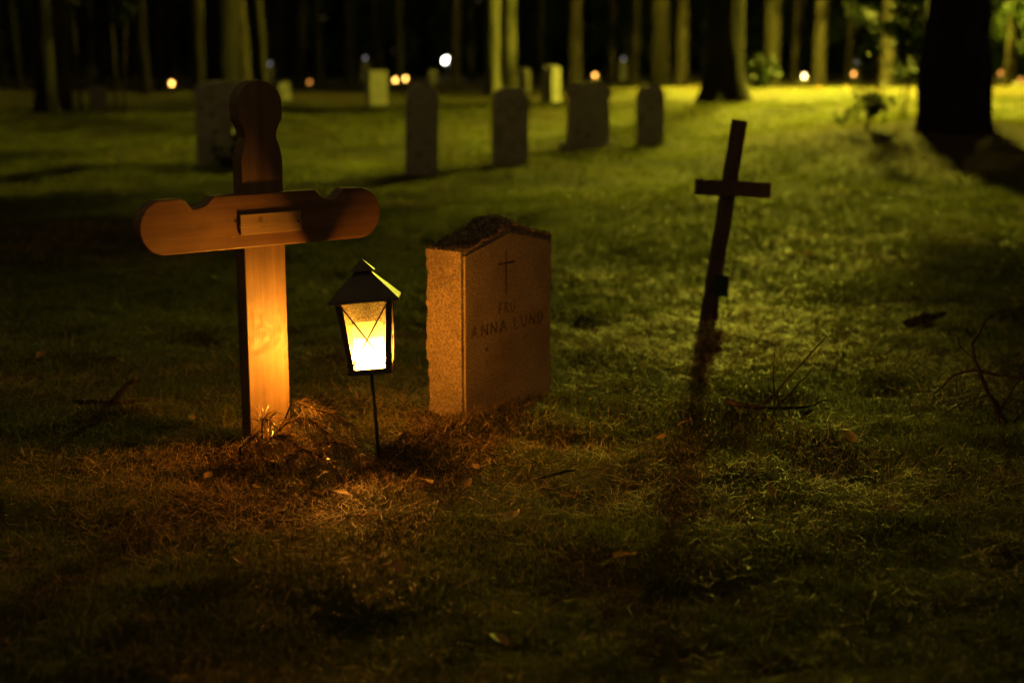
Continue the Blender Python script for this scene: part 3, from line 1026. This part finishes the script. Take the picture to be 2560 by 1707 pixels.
# ------------------------------------------------------------------ lamps
def path_lamp(p, h, power, label, reach=0.0, glob=0.55):
    t = thing('path_lamp', p, label, 'lamp')
    MB().tube([(0, 0, -0.3), (0, 0, 0.9), (0, 0, 0.92), (0, 0, h + 0.76)], [0.06, 0.055, 0.04, 0.032], 12).build('post', M['black_metal'], t)
    if reach:
        MB().tube([(0, 0, h + 0.72), (reach * 0.6, 0, h + 0.76), (reach, 0, h + 0.68)], 0.022, 8).build('arm', M['black_metal'], t)
    hd = MB().lathe([(0.05, h + 0.70), (0.62, h + 0.60), (0.63, h + 0.58), (0.05, h + 0.62)], 20, closed=True)
    s_ = hd.build('shade', M['black_metal'], t); s_.location = (reach, 0, 0)
    r = glob
    g_ = MB().lathe([(r * math.sin(a), h - r * math.cos(a)) for a in np.linspace(0.15, math.pi - 0.15, 9)], 14).build('globe', mat_emit('lit_globe', LAMP_COL, power / (4 * math.pi ** 2 * r * r)), t)
    g_.location = (reach, 0, 0)
    return t


path_lamp(along(2640, 27), 6.0, LAMP_A, 'tall path lamp past the huge black trunk', 0.45, 0.15)
path_lamp(along(1836, 33), 6.9, LAMP_B, 'tall path lamp hidden behind the thick flared trunk', 0.95)


def shade_bough(parent, base, boxes, n, seed, size=0.13):
    """foliage masses added unseen overhead to block lamp light, hung on a pine"""
    rg = np.random.default_rng(seed)
    m = MB(); V = []; F = []
    inv = Euler(parent.rotation_euler).to_matrix().inverted()
    for (x0, x1, y0, y1, z0, z1, k) in boxes:
        c = Vector(((x0 + x1) / 2, (y0 + y1) / 2, (z0 + z1) / 2 + 0.1)) - base
        c = inv @ c
        st = Vector((0, 0, c.z + 0.5))
        m.tube([st, st.lerp(c, 0.6) + Vector((0, 0, 0.15)), c], [0.06, 0.04, 0.02], 6)
        for i in range(int(n * k)):
            p = Vector((rg.uniform(x0, x1), rg.uniform(y0, y1), rg.uniform(z0, z1) + rg.normal() * 0.05)) - base
            p = inv @ p
            tt = Vector(rg.normal(size=3)).normalized(); bb_ = tt.cross(Vector(rg.normal(size=3))).normalized()
            s = size * rg.uniform(0.5, 1.3)
            o = len(V)
            V += [p - tt * s, p + bb_ * s * 0.5, p + tt * s, p - bb_ * s * 0.5]; F.append((o, o + 1, o + 2, o + 3))
    m.add(V, F)
    m.build('shade_bough', M['crown'], parent)


back_shade_pine = pine(1800, 0, 40, 'added unseen pine behind the thick flared trunk, carrying boughs that block lamp light', 'bark', dist=37)  # unseen pine added to hold boughs that shade the far trunks
shade_bough(back_shade_pine, back_shade_pine.location.copy(), [(-2.0, 12.0, 35.2, 36.2, 3.6, 8.0, 2.0), (4.0, 5.0, 30.4, 35.0, 5.0, 7.7, 0.6)], 4200, 83, 0.16)
edge_shade_pine = pine(2590, 0, 44, 'added unseen pine past the huge black trunk, carrying boughs that block lamp light', 'bark', dist=32)  # pine added out of view so its boughs cut the side lamp
shade_bough(edge_shade_pine, edge_shade_pine.location.copy(), [(7.2, 9.0, 28.4, 31.0, 3.8, 7.6, 1.0)], 3600, 85, 0.13)
shade_bough(TREE_FLARED, TREE_FLARED.location.copy(), [(-3.6, 0.5, 19.0, 20.0, 2.25, 3.2, 1.0), (-0.6, 1.7, 19.0, 20.0, 3.10, 3.55, 0.5), (-0.6, 2.7, 19.0, 20.0, 4.15, 5.2, 0.9),
      (3.94, 5.4, 19.0, 20.0, 3.42, 5.4, 0.8), (4.8, 8.8, 20.6, 21.4, 4.25, 6.1, 1.4), (7.3, 9.6, 20.6, 21.4, 3.0, 4.4, 0.7)], 1900, 81)  # foliage added to keep lamp light off parts of the grass
shade_bough(TREE_FLARED, TREE_FLARED.location.copy(), [(2.75, 3.4, 19.2, 19.8, 4.03, 4.15, 1.2), (3.3, 4.05, 19.2, 19.8, 4.15, 4.6, 3.6)], 1500, 84, 0.045)  # finer added foliage that trims the lamp light close to the lens

# white garden lamp far away
p = along(1120, 72)
t = thing('garden_lamp', p, 'distant white glowing globe lamp on a low post', 'lamp')
d = ray(1120, 153); zl = CAM_H + d.z / d.y * 72 - p.z
MB().tube([(0, 0, -0.2), (0, 0, zl - 0.12)], 0.05, 8).build('post', M['black_metal'], t)
MB().lathe([(0.16 * math.sin(a), zl - 0.16 * math.cos(a)) for a in np.linspace(0.1, math.pi - 0.1, 9)], 14).build('globe', mat_emit('white_globe', (1.0, 0.95, 0.72), 1.6), t)

# grave candles far off
JAR = MB().lathe([(0.055, 0.0), (0.066, 0.03), (0.066, 0.15), (0.045, 0.175)], 12)
LID = MB().lathe([(0.07, 0.175), (0.07, 0.19), (0.03, 0.225), (0.006, 0.24)], 12).mesh('lid', M['black_metal'])
jars = {}
for key, col, st in (('amber', (1.0, 0.42, 0.07), 0.34), ('bright', (1.0, 0.48, 0.09), 0.52), ('dim', (1.0, 0.36, 0.06), 0.06), ('yellow', (1.0, 0.70, 0.26), 0.62), ('pale', (0.75, 0.70, 0.75), 0.02)):
    jars[key] = JAR.mesh('jar', mat_emit('glow_' + key, col, st))
for px, py, key, d, lab in (
        (380, 214, 'amber', 46, 'amber grave candle by the foot of a dim brown trunk'), (443, 209, 'bright', 47, 'bright orange grave candle alone near the broad dark gravestone'),
        (249, 161, 'dim', 54, 'faint reddish grave candle above the square grey gravestone'), (782, 206, 'dim', 48, 'faint reddish grave candle near the pale slender leaning trunk'),
        (993, 201, 'bright', 50, 'bright orange grave candle of a close pair, the one nearer the pale slab'), (1018, 197, 'bright', 52, 'bright orange grave candle of a close pair, the one nearer the white lamp'),
        (1484, 189, 'amber', 50, 'amber grave candle shining over the capped gravestone'), (1765, 166, 'dim', 52, 'faint reddish grave candle at the edge of the flared trunk'),
        (1998, 191, 'yellow', 44, 'brightest yellow grave candle on the open grass beyond the leaning cross'), (2118, 186, 'amber', 46, 'amber grave candle below a faint whitish one near the tall sapling'),
        (2125, 155, 'pale', 58, 'faint whitish candle light above the amber one near the tall sapling'), (2480, 183, 'dim', 40, 'faint reddish grave candle touching the outer edge of the huge trunk'),
        (2530, 202, 'dim', 36, 'faint reddish grave candle on the grass past the huge trunk'), (920, 146, 'pale', 60, 'faint whitish light above the pale square slab'),
        (686, 160, 'pale', 60, 'faint whitish light above the small tilted gravestone'), (1553, 148, 'pale', 60, 'faint whitish light between the capped and slim gravestones')):
    g = along(px, d)
    rr = ray(px, py); z = CAM_H + rr.z / rr.y * d
    base_z = z - 0.056
    hgt = base_z - g.z
    t = thing('grave_candle', (g.x, g.y, base_z), lab, 'candle', (0, 0, 0), 'grave candles glowing in the distance')
    t.scale = (0.62,) * 3
    obj('jar', jars[key], t); obj('lid', LID, t)
    hgt /= 0.62
    if hgt > 0.03:                                              # stands on a gravestone or a shepherd's post
        st = MB().box((0, 0, -hgt / 2 - 0.1), (0.54, 0.26, hgt + 0.19)).build('ledge', M['dark_stone'], t, bevel=0.01)

# ------------------------------------------------------------------ ground cover
AVOID = [(P_STONE.x, P_STONE.y, HS_YAW, W2 - 0.005, D2 - 0.005), (P_CROSS.x, P_CROSS.y, CROSS_YAW, hw - 0.004, 0.02)]


def sample_ground(n, d0, d1, power=1.0, rg=rng):
    """points over the ground in view and a little beyond; closer together near the lens"""
    uu = rg.random(n)
    d = d0 * (d1 / d0) ** uu if power == 1.0 else (d0 ** (1 - power) + uu * (d1 ** (1 - power) - d0 ** (1 - power))) ** (1 / (1 - power))
    x = (rg.random(n) * 2 - 1) * (0.40 * d + 0.35)
    ok = np.ones(n, bool)
    for ax, ay, yw, a, b in AVOID:
        lx = (x - ax) * math.cos(yw) + (d - ay) * math.sin(yw); ly = -(x - ax) * math.sin(yw) + (d - ay) * math.cos(yw)
        ok &= ~((np.abs(lx) < a) & (np.abs(ly) < b))
    return x[ok], d[ok]


def blades(n, d0, d1, hgt, wid, lean, mat, name, label, tint, power=1.0, seg=2, keep=None, lie=False, hscale=None, seed=1):
    rg = np.random.default_rng(seed)
    x, y = sample_ground(n, d0, d1, power, rg)
    if keep is not None:
        k = rg.random(len(x)) < keep(x, y)
        x, y = x[k], y[k]
    n = len(x)
    z = terrain(x, y) - 0.004
    grow = np.clip(y / 4.2, 0.8, None) ** 0.7
    h = hgt * rg.uniform(0.45, 1.25, n) * grow
    if hscale is not None:
        h = h * hscale(x, y)
    w = wid * rg.uniform(0.6, 1.3, n) * np.clip(y / 4.2, 0.8, None) ** 0.85
    az = rg.uniform(0, 2 * math.pi, n)
    ln = lean * rg.uniform(0.2, 1.3, n)
    dirx, diry = np.cos(az), np.sin(az)
    fx, fy = -diry, dirx
    tw = rg.uniform(-0.9, 0.9, n)
    sx = fx * np.cos(tw) + dirx * np.sin(tw); sy = fy * np.cos(tw) + diry * np.sin(tw)
    base = np.stack([x, y, z], -1)
    side = np.stack([sx, sy, np.zeros(n)], -1) * (w / 2)[:, None]
    if lie:
        el = rg.uniform(-0.08, 0.45, n)
        top = base + np.stack([dirx * h * np.cos(el), diry * h * np.cos(el), h * np.sin(el)], -1)
        base = base + np.array([0, 0, 0.006]) + rg.random((n, 1)) * np.array([[0, 0, 0.014]])
        top = top + np.array([0, 0, 0.010]) + rg.random((n, 1)) * np.array([[0, 0, 0.012]])
        mid = (base + top) / 2 + np.stack([sx, sy, np.abs(sx) * 0.6], -1) * (h * rg.uniform(-.12, .12, n))[:, None]
    else:
        top = base + np.stack([dirx * h * np.sin(ln), diry * h * np.sin(ln), h * np.cos(ln)], -1)
        mid = base + np.stack([dirx * h * .5 * np.sin(ln * .45), diry * h * .5 * np.sin(ln * .45), h * .55 * np.cos(ln * .4)], -1)
    col = tint(x, y, rg, n)
    if seg == 1:
        V = np.stack([base - side, base + side, top], 1).reshape(-1, 3)
        F = np.arange(3 * n).reshape(n, 3)
        C = np.repeat(col, 3, 0)
    else:
        V = np.stack([base - side, base + side, mid + side * .85, mid - side * .85, top], 1).reshape(-1, 3)
        o = (np.arange(n) * 5)[:, None]
        F = np.concatenate([o + np.array([[0, 1, 2]]), o + np.array([[0, 2, 3]]), o + np.array([[3, 2, 4]])], 0)
        C = np.repeat(col, 5, 0)
    ob = obj(name, np_mesh(name, V, F, mat, False, C))
    tag(ob, label, None, None, 'stuff')
    return ob


def lerp3(a, b, t):
    return np.asarray(a)[None] * (1 - t[:, None]) + np.asarray(b)[None] * t[:, None]


def tint_moss(x, y, rg, n):
    t = np.clip(fbm(x / 0.5, y / 0.5, 55) * 1.6 - 0.3 + rg.normal(size=n) * 0.2, 0, 1)
    c = lerp3((0.042, 0.050, 0.006), (0.150, 0.165, 0.012), t)
    b = np.clip(brownness(x, y) * 0.8 + rg.normal(size=n) * 0.15, 0, 1)
    return lerp3(np.zeros(3), np.zeros(3), t) + c * (1 - b[:, None]) + np.array([[0.17, 0.095, 0.024]]) * b[:, None]


def tint_grass(x, y, rg, n):
    t = rg.random(n)
    c = lerp3((0.050, 0.062, 0.008), (0.125, 0.130, 0.016), t)
    b = np.clip(brownness(x, y) * 1.1 - 0.1 + rg.normal(size=n) * 0.25, 0, 1)
    return c * (1 - b[:, None]) + lerp3((0.20, 0.12, 0.032), (0.34, 0.22, 0.08), rg.random(n)) * b[:, None]


def tint_litter(x, y, rg, n):
    return lerp3((0.20, 0.095, 0.026), (0.50, 0.30, 0.10), rg.random(n) ** 1.6)


clump = lambda x, y: np.clip((fbm(x / 0.16, y / 0.16, 91, 2) - 0.25) * 2.0, 0.15, 1.4)
blades(560000, 2.0, 26.0, 0.020, 0.0046, 0.7, M['moss'], 'moss', 'short green moss covering the ground', tint_moss, power=1.25, seg=1,
       keep=lambda x, y: 0.95 - 0.55 * brownness(x, y), hscale=lambda x, y: 0.6 + 0.7 * clump(x, y), seed=3)
blades(260000, 2.0, 12.0, 0.038, 0.0030, 0.9, M['blade'], 'grass', 'thin grass blades growing through the moss', tint_grass, power=1.3, seg=2,
       keep=lambda x, y: np.clip(clump(x, y) * 0.8, 0.05, 1), hscale=lambda x, y: 0.45 + 0.6 * fbm(x / 0.4, y / 0.4, 17), seed=4)
blades(150000, 2.0, 9.0, 0.060, 0.0020, 0.0, M['litter'], 'needle_litter', 'dead pine needles and dry grass lying on the ground', tint_litter, power=1.3, seg=2,
       keep=lambda x, y: np.clip(brownness(x, y) * 1.1, 0.04, 1), lie=True, seed=5)

# dew on the moss
rg = np.random.default_rng(19)
x, y = sample_ground(3600, 3.4, 8.5, 1.2, rg)
k = (rg.random(len(x)) < 0.25 + 0.75 * sstep(-0.2, 0.8, x))
x, y = x[k], y[k]; n = len(x)
r = 0.0008 * rg.uniform(0.6, 1.5, n) * np.clip(y / 4.5, 0.8, 2)
z = terrain(x, y) + 0.016 + rg.random(n) * 0.016
oc = np.array([[1, 0, 0], [-1, 0, 0], [0, 1, 0], [0, -1, 0], [0, 0, 1], [0, 0, -1]], float)
of = np.array([[0, 2, 4], [2, 1, 4], [1, 3, 4], [3, 0, 4], [2, 0, 5], [1, 2, 5], [3, 1, 5], [0, 3, 5]])
V = (np.stack([x, y, z], -1)[:, None] + oc[None] * r[:, None, None]).reshape(-1, 3)
F = (np.arange(n)[:, None, None] * 6 + of[None]).reshape(-1, 3)
md = NT('dew'); M['dew'] = md.done(md.principled((0.25, 0.26, 0.22), 0.12, spec=1.0))
tag(obj('dew_drops', np_mesh('dew_drops', V, F, M['dew'], True)), 'tiny dew drops glinting on the moss', None, None, 'stuff')


# ------------------------------------------------------------------ twigs, sprigs, leaves
def g3(px, py, up=0.0):
    p = at(px, py); p.z += up
    return p


def branch(name, label, paths, cat='branch', group=None, mat='twig', thin=1.0):
    """paths: lists of (point, radius)"""
    o0 = paths[0][0][0].copy()
    m = MB()
    rg = np.random.default_rng(len(label))
    for pth in paths:
        pts_ = [Vector(p) - o0 for p, r in pth]; rr = [r * thin for p, r in pth]
        fine = []; fr = []
        for i in range(len(pts_) - 1):
            L = (pts_[i + 1] - pts_[i]).length
            for j in range(4):
                k = j / 4
                fine.append(pts_[i].lerp(pts_[i + 1], k) + Vector(rg.normal(size=3)) * 0.018 * L * (j > 0)); fr.append((rr[i] * (1 - k) + rr[i + 1] * k) * rg.uniform(0.88, 1.12))
        fine.append(pts_[-1]); fr.append(rr[-1])
        m.tube(fine, fr, 7)
    o = m.build(name, M[mat])
    o.location = o0
    return tag(o, label, cat, group)


branch('fallen_branch', 'forked dead branch lying on the grass away from the wooden cross', [
    [(g3(186, 1012, 0.012), 0.008), (g3(285, 1022, 0.016), 0.010), (g3(345, 1014, 0.014), 0.007), (g3(428, 1006, 0.012), 0.003)],
    [(g3(282, 1022, 0.018), 0.008), (g3(300, 1024, 0.045), 0.009), (g3(322, 1026, 0.075), 0.008), (g3(344, 1030, 0.095), 0.005)]])
branch('fallen_branch', 'dark crooked branch with thin upright twigs lying on the dewy moss', [
    [(g3(1818, 1020, 0.020), 0.012), (g3(1850, 1032, 0.020), 0.011), (g3(1905, 1032, 0.016), 0.008), (g3(2000, 1030, 0.014), 0.005), (g3(2070, 1012, 0.012), 0.003)],
    [(g3(1902, 1032, 0.016), 0.004), (g3(1960, 1035, 0.10), 0.003), (g3(2020, 1040, 0.19), 0.0025), (g3(2058, 1040, 0.245), 0.0012)],
    [(g3(1940, 1031, 0.016), 0.004), (g3(1985, 1034, 0.08), 0.003), (g3(2030, 1040, 0.15), 0.0015)],
    [(g3(1935, 1028, 0.012), 0.003), (g3(1930, 1030, 0.12), 0.002), (g3(1932, 1030, 0.20), 0.001)]])
branch('fallen_branch', 'short thick piece of dead wood on the moss beyond the crooked branch', [
    [(g3(2268, 822, 0.012), 0.022), (g3(2310, 812, 0.024), 0.026), (g3(2356, 800, 0.030), 0.016)]])
branch('fallen_branch', 'thin dry stick lying in the dark grass before the headstone', [
    [(g3(1345, 1208, 0.010), 0.004), (g3(1400, 1200, 0.018), 0.004), (g3(1440, 1190, 0.016), 0.002)]])
bb = at(2520, 1060)


def bq(px, py, dy=0.0):
    """point above the bush's own ground line, in the bush's depth plane"""
    r_ = ray(px, py); k = (bb.y + dy) / r_.y
    return Vector((r_.x * k, bb.y + dy, CAM_H + r_.z * k))


branch('bare_bush', 'leafless tangle of dark arching twigs at the edge of the moss', [
    [(bq(2540, 1085), 0.012), (bq(2470, 985), 0.010), (bq(2436, 900, .05), 0.009), (bq(2430, 860, .08), 0.008), (bq(2465, 800, .12), 0.004), (bq(2500, 775, .15), 0.002)],
    [(bq(2560, 945, -.05), 0.009), (bq(2500, 938), 0.008), (bq(2430, 925, .05), 0.007), (bq(2380, 940, .06), 0.005), (bq(2335, 985, .05), 0.003), (bq(2330, 1010, .04), 0.002)],
    [(bq(2448, 940), 0.005), (bq(2480, 1000, -.05), 0.006), (bq(2500, 1060, -.08), 0.007)],
    [(bq(2392, 940, .06), 0.004), (bq(2388, 1000, .02), 0.003), (bq(2410, 1040, -.02), 0.002)],
    [(bq(2470, 985), 0.004), (bq(2400, 1010, -.05), 0.003), (bq(2345, 1045, -.08), 0.002)],
    [(bq(2490, 1030), 0.005), (bq(2540, 960, -.1), 0.004), (bq(2585, 900, -.14), 0.003)],
    [(bq(2436, 900, .05), 0.004), (bq(2400, 865, .1), 0.003), (bq(2390, 838, .12), 0.0015)],
    [(bq(2520, 1070, -.04), 0.006), (bq(2575, 1010, -.08), 0.005), (bq(2640, 960, -.1), 0.003)],
    [(bq(2515, 1075), 0.004), (bq(2440, 1060, -.06), 0.003), (bq(2380, 1075, -.1), 0.002)]], 'bush', thin=0.65)

# pine sprigs heaped at the foot of the wooden cross


def needles(pairs, n, L, seed, wid=0.0008, droop=0.5):
    rg = np.random.default_rng(seed)
    V = []; F = []; C = []
    for (p, dr) in pairs:
        p = Vector(p); dr = Vector(dr).normalized()
        for i in range(n):
            a = Vector(rg.normal(size=3)); a = (a - a.dot(dr) * dr)
            q = (dr * rg.uniform(0.25, 1.1) + a.normalized() * rg.uniform(0.25, 0.9))
            q.z -= droop * rg.uniform(0.3, 1.0)
            q = q.normalized() * L * rg.uniform(0.6, 1.15)
            s = q.cross(Vector(rg.normal(size=3))).normalized() * wid
            b = p - dr * rg.uniform(0, 0.014)
            m = b + q * 0.55 + Vector((0, 0, 0.004))
            e = b + q - Vector((0, 0, 0.010 * rg.random()))
            o = len(V)
            V += [b - s, b + s, m + s * .8, m - s * .8, e]
            F += [(o, o + 1, o + 2), (o, o + 2, o + 3), (o + 3, o + 2, o + 4)]
            c = np.array([0.36, 0.19, 0.06]) * rg.uniform(0.45, 1.35) if rg.random() < 0.8 else np.array([0.05, 0.062, 0.016])
            C += [c] * 5
    return np_mesh('needles', np.array([tuple(v) for v in V]), np.array(F), M['needle'], False, np.array(C))


def sq(px, py, Y):
    Y -= 0.09
    r_ = ray(px, py); k = Y / r_.y
    return Vector((r_.x * k, Y, max(CAM_H + r_.z * k, tz(r_.x * k, Y) + 0.004)))


SPRIGS = [
    ('brown pine sprig arching highest against the wooden post', [(690, 1085, 3.80), (712, 1050, 3.80), (727, 1012, 3.79), (745, 1010, 3.78), (790, 1025, 3.76), (835, 1035, 3.74), (868, 1060, 3.72)], (3, 4, 5, 6)),
    ('dry pine sprig bending low toward the lantern stake', [(690, 1085, 3.74), (715, 1058, 3.73), (752, 1044, 3.72), (778, 1050, 3.70), (815, 1080, 3.68), (850, 1110, 3.66)], (2, 3, 4, 5)),
    ('dry pine sprig with a snapped upright stick before the wooden post', [(655, 1095, 3.74), (656, 1060, 3.73), (658, 1047, 3.73), (672, 1050, 3.72)], (2, 3)),
    ('dead pine sprig lying lowest in the heap', [(672, 1100, 3.70), (690, 1088, 3.69), (712, 1092, 3.68), (745, 1115, 3.66), (790, 1135, 3.62)], (1, 2, 3, 4)),
    ('brown pine sprig spread at the outer corner of the post', [(600, 1120, 3.74), (625, 1098, 3.72), (640, 1090, 3.71), (652, 1110, 3.68)], (1, 2, 3)),
    ('greenish pine sprig nearest the lantern stake', [(800, 1110, 3.66), (845, 1105, 3.64), (880, 1120, 3.62), (905, 1140, 3.60)], (0, 1, 2, 3)),
    ('dead pine sprig at the front of the heap', [(720, 1140, 3.60), (760, 1122, 3.58), (800, 1140, 3.56), (835, 1160, 3.54)], (0, 1, 2, 3)),
]
for i, (lab, pth, tips) in enumerate(SPRIGS):
    P = [sq(*q) for q in pth]
    o0 = Vector((P[0].x, P[0].y, tz(P[0].x, P[0].y)))
    t = thing('pine_sprig', o0, lab, 'sprig', group='pine sprigs heaped at the foot of the cross')
    Q = [p - o0 for p in P]
    st = MB().tube([Q[0] * 0.8 + Vector((0, 0, -0.01))] + Q, [0.0032] + [0.003 - 0.0016 * k / len(Q) for k in range(len(Q))], 6)
    if i == 2:
        st.tube([Q[3], Q[3] + Vector((0.024, 0, 0.026))], 0.0012, 5)
    st.build('stem', M['twig'], t)
    pairs = []
    for k in tips:
        a = Q[max(k - 1, 0)]; b = Q[k]
        for f in (0.35, 0.7, 1.0):
            pairs.append((a.lerp(b, f), (b - a) if (b - a).length > 0 else (1, 0, 0)))
        sd = Vector((random.uniform(-1, 1), random.uniform(-1, 0.2), -0.3)).normalized() * 0.03
        pairs.append((b + sd, sd))
    nd = obj('needles', needles(pairs, 20, 0.060, 70 + i), t)
    nd['kind'] = 'stuff'


def leaf_mesh(seed):
    rg = np.random.default_rng(seed)
    L, Wd = 0.021, 0.011
    xs = np.linspace(-1, 1, 7)
    prof_ = np.array([0.05, 0.62, 0.95, 1.0, 0.78, 0.42, 0.02])
    m = MB(); V = []
    cu = rg.uniform(-0.5, 0.9); tw = rg.uniform(-0.4, 0.4)
    for x, pw in zip(xs, prof_):
        for s in (-1, 0, 1):
            V.append((x * L, s * pw * Wd, (x * x * cu * 0.4 + (s * s) * pw * 0.35 + s * x * tw) * Wd + 0.002))
    F = []
    for i in range(6):
        for j in range(2):
            F.append((i * 3 + j, i * 3 + j + 1, i * 3 + j + 4, i * 3 + j + 3))
    m.add(V, F, True)
    m.tube([(-L, 0, cu * 0.4 * Wd + 0.002), (-L * 1.5, 0.002, 0.004)], 0.0007, 4)
    return m.mesh('fallen_leaf', M['leaf'])


LEAF = [leaf_mesh(s) for s in range(4)]
spots = [(1278, 1325, 1.5), (2118, 1113, 1.4), (102, 905, 1.3), (752, 1172, 1.0), (792, 1182, 1.1), (860, 1196, 1.3), (908, 1188, 1.0), (690, 1176, 0.9), (388, 1156, 1.1), (226, 1172, 1.0),
         (1012, 1105, 1.1), (1040, 1132, 1.0), (1170, 1225, 0.9), (1060, 1222, 1.2), (850, 1258, 1.4), (790, 1255, 1.0), (640, 1240, 1.1), (700, 1300, 1.2), (1190, 1180, 0.8), (1710, 1070, 0.9),
         (1655, 1110, 0.9), (1240, 1625, 1.2), (1890, 660, 1.3), (1840, 655, 1.1), (2020, 650, 1.5), (808, 742, 1.4), (190, 420, 3.0), (170, 428, 2.4), (138, 412, 2.4), (277, 412, 2.0), (955, 360, 2.6),
         (1100, 480, 1.6), (2048, 228, 5.0), (2115, 226, 4.0), (2200, 232, 4.0), (10, 272, 5.0), (24, 270, 5.0), (1500, 700, 1.2), (2290, 1030, 1.0), (1480, 1010, 0.9), (480, 1060, 0.9), (520, 1210, 1.0),
         (330, 1290, 1.2), (930, 1310, 1.1), (1420, 1260, 1.0), (1560, 1420, 1.3), (1000, 1450, 1.2), (600, 1430, 1.2), (2240, 1300, 1.1), (1930, 1250, 1.0)]
random.seed(12)
for i, (px, py, s) in enumerate(spots):
    p = at(px, py)
    o = obj('fallen_leaf', LEAF[i % 4])
    o.location = p + Vector((0, 0, 0.017 * min(s, 2)))
    o.scale = (s, s, s)
    o.rotation_euler = (random.uniform(-.6, .6), random.uniform(-.5, .5), random.uniform(0, 6.28))
    tag(o, 'small yellow fallen leaf lying on the grass', 'leaf', 'yellow leaves fallen on the grass')
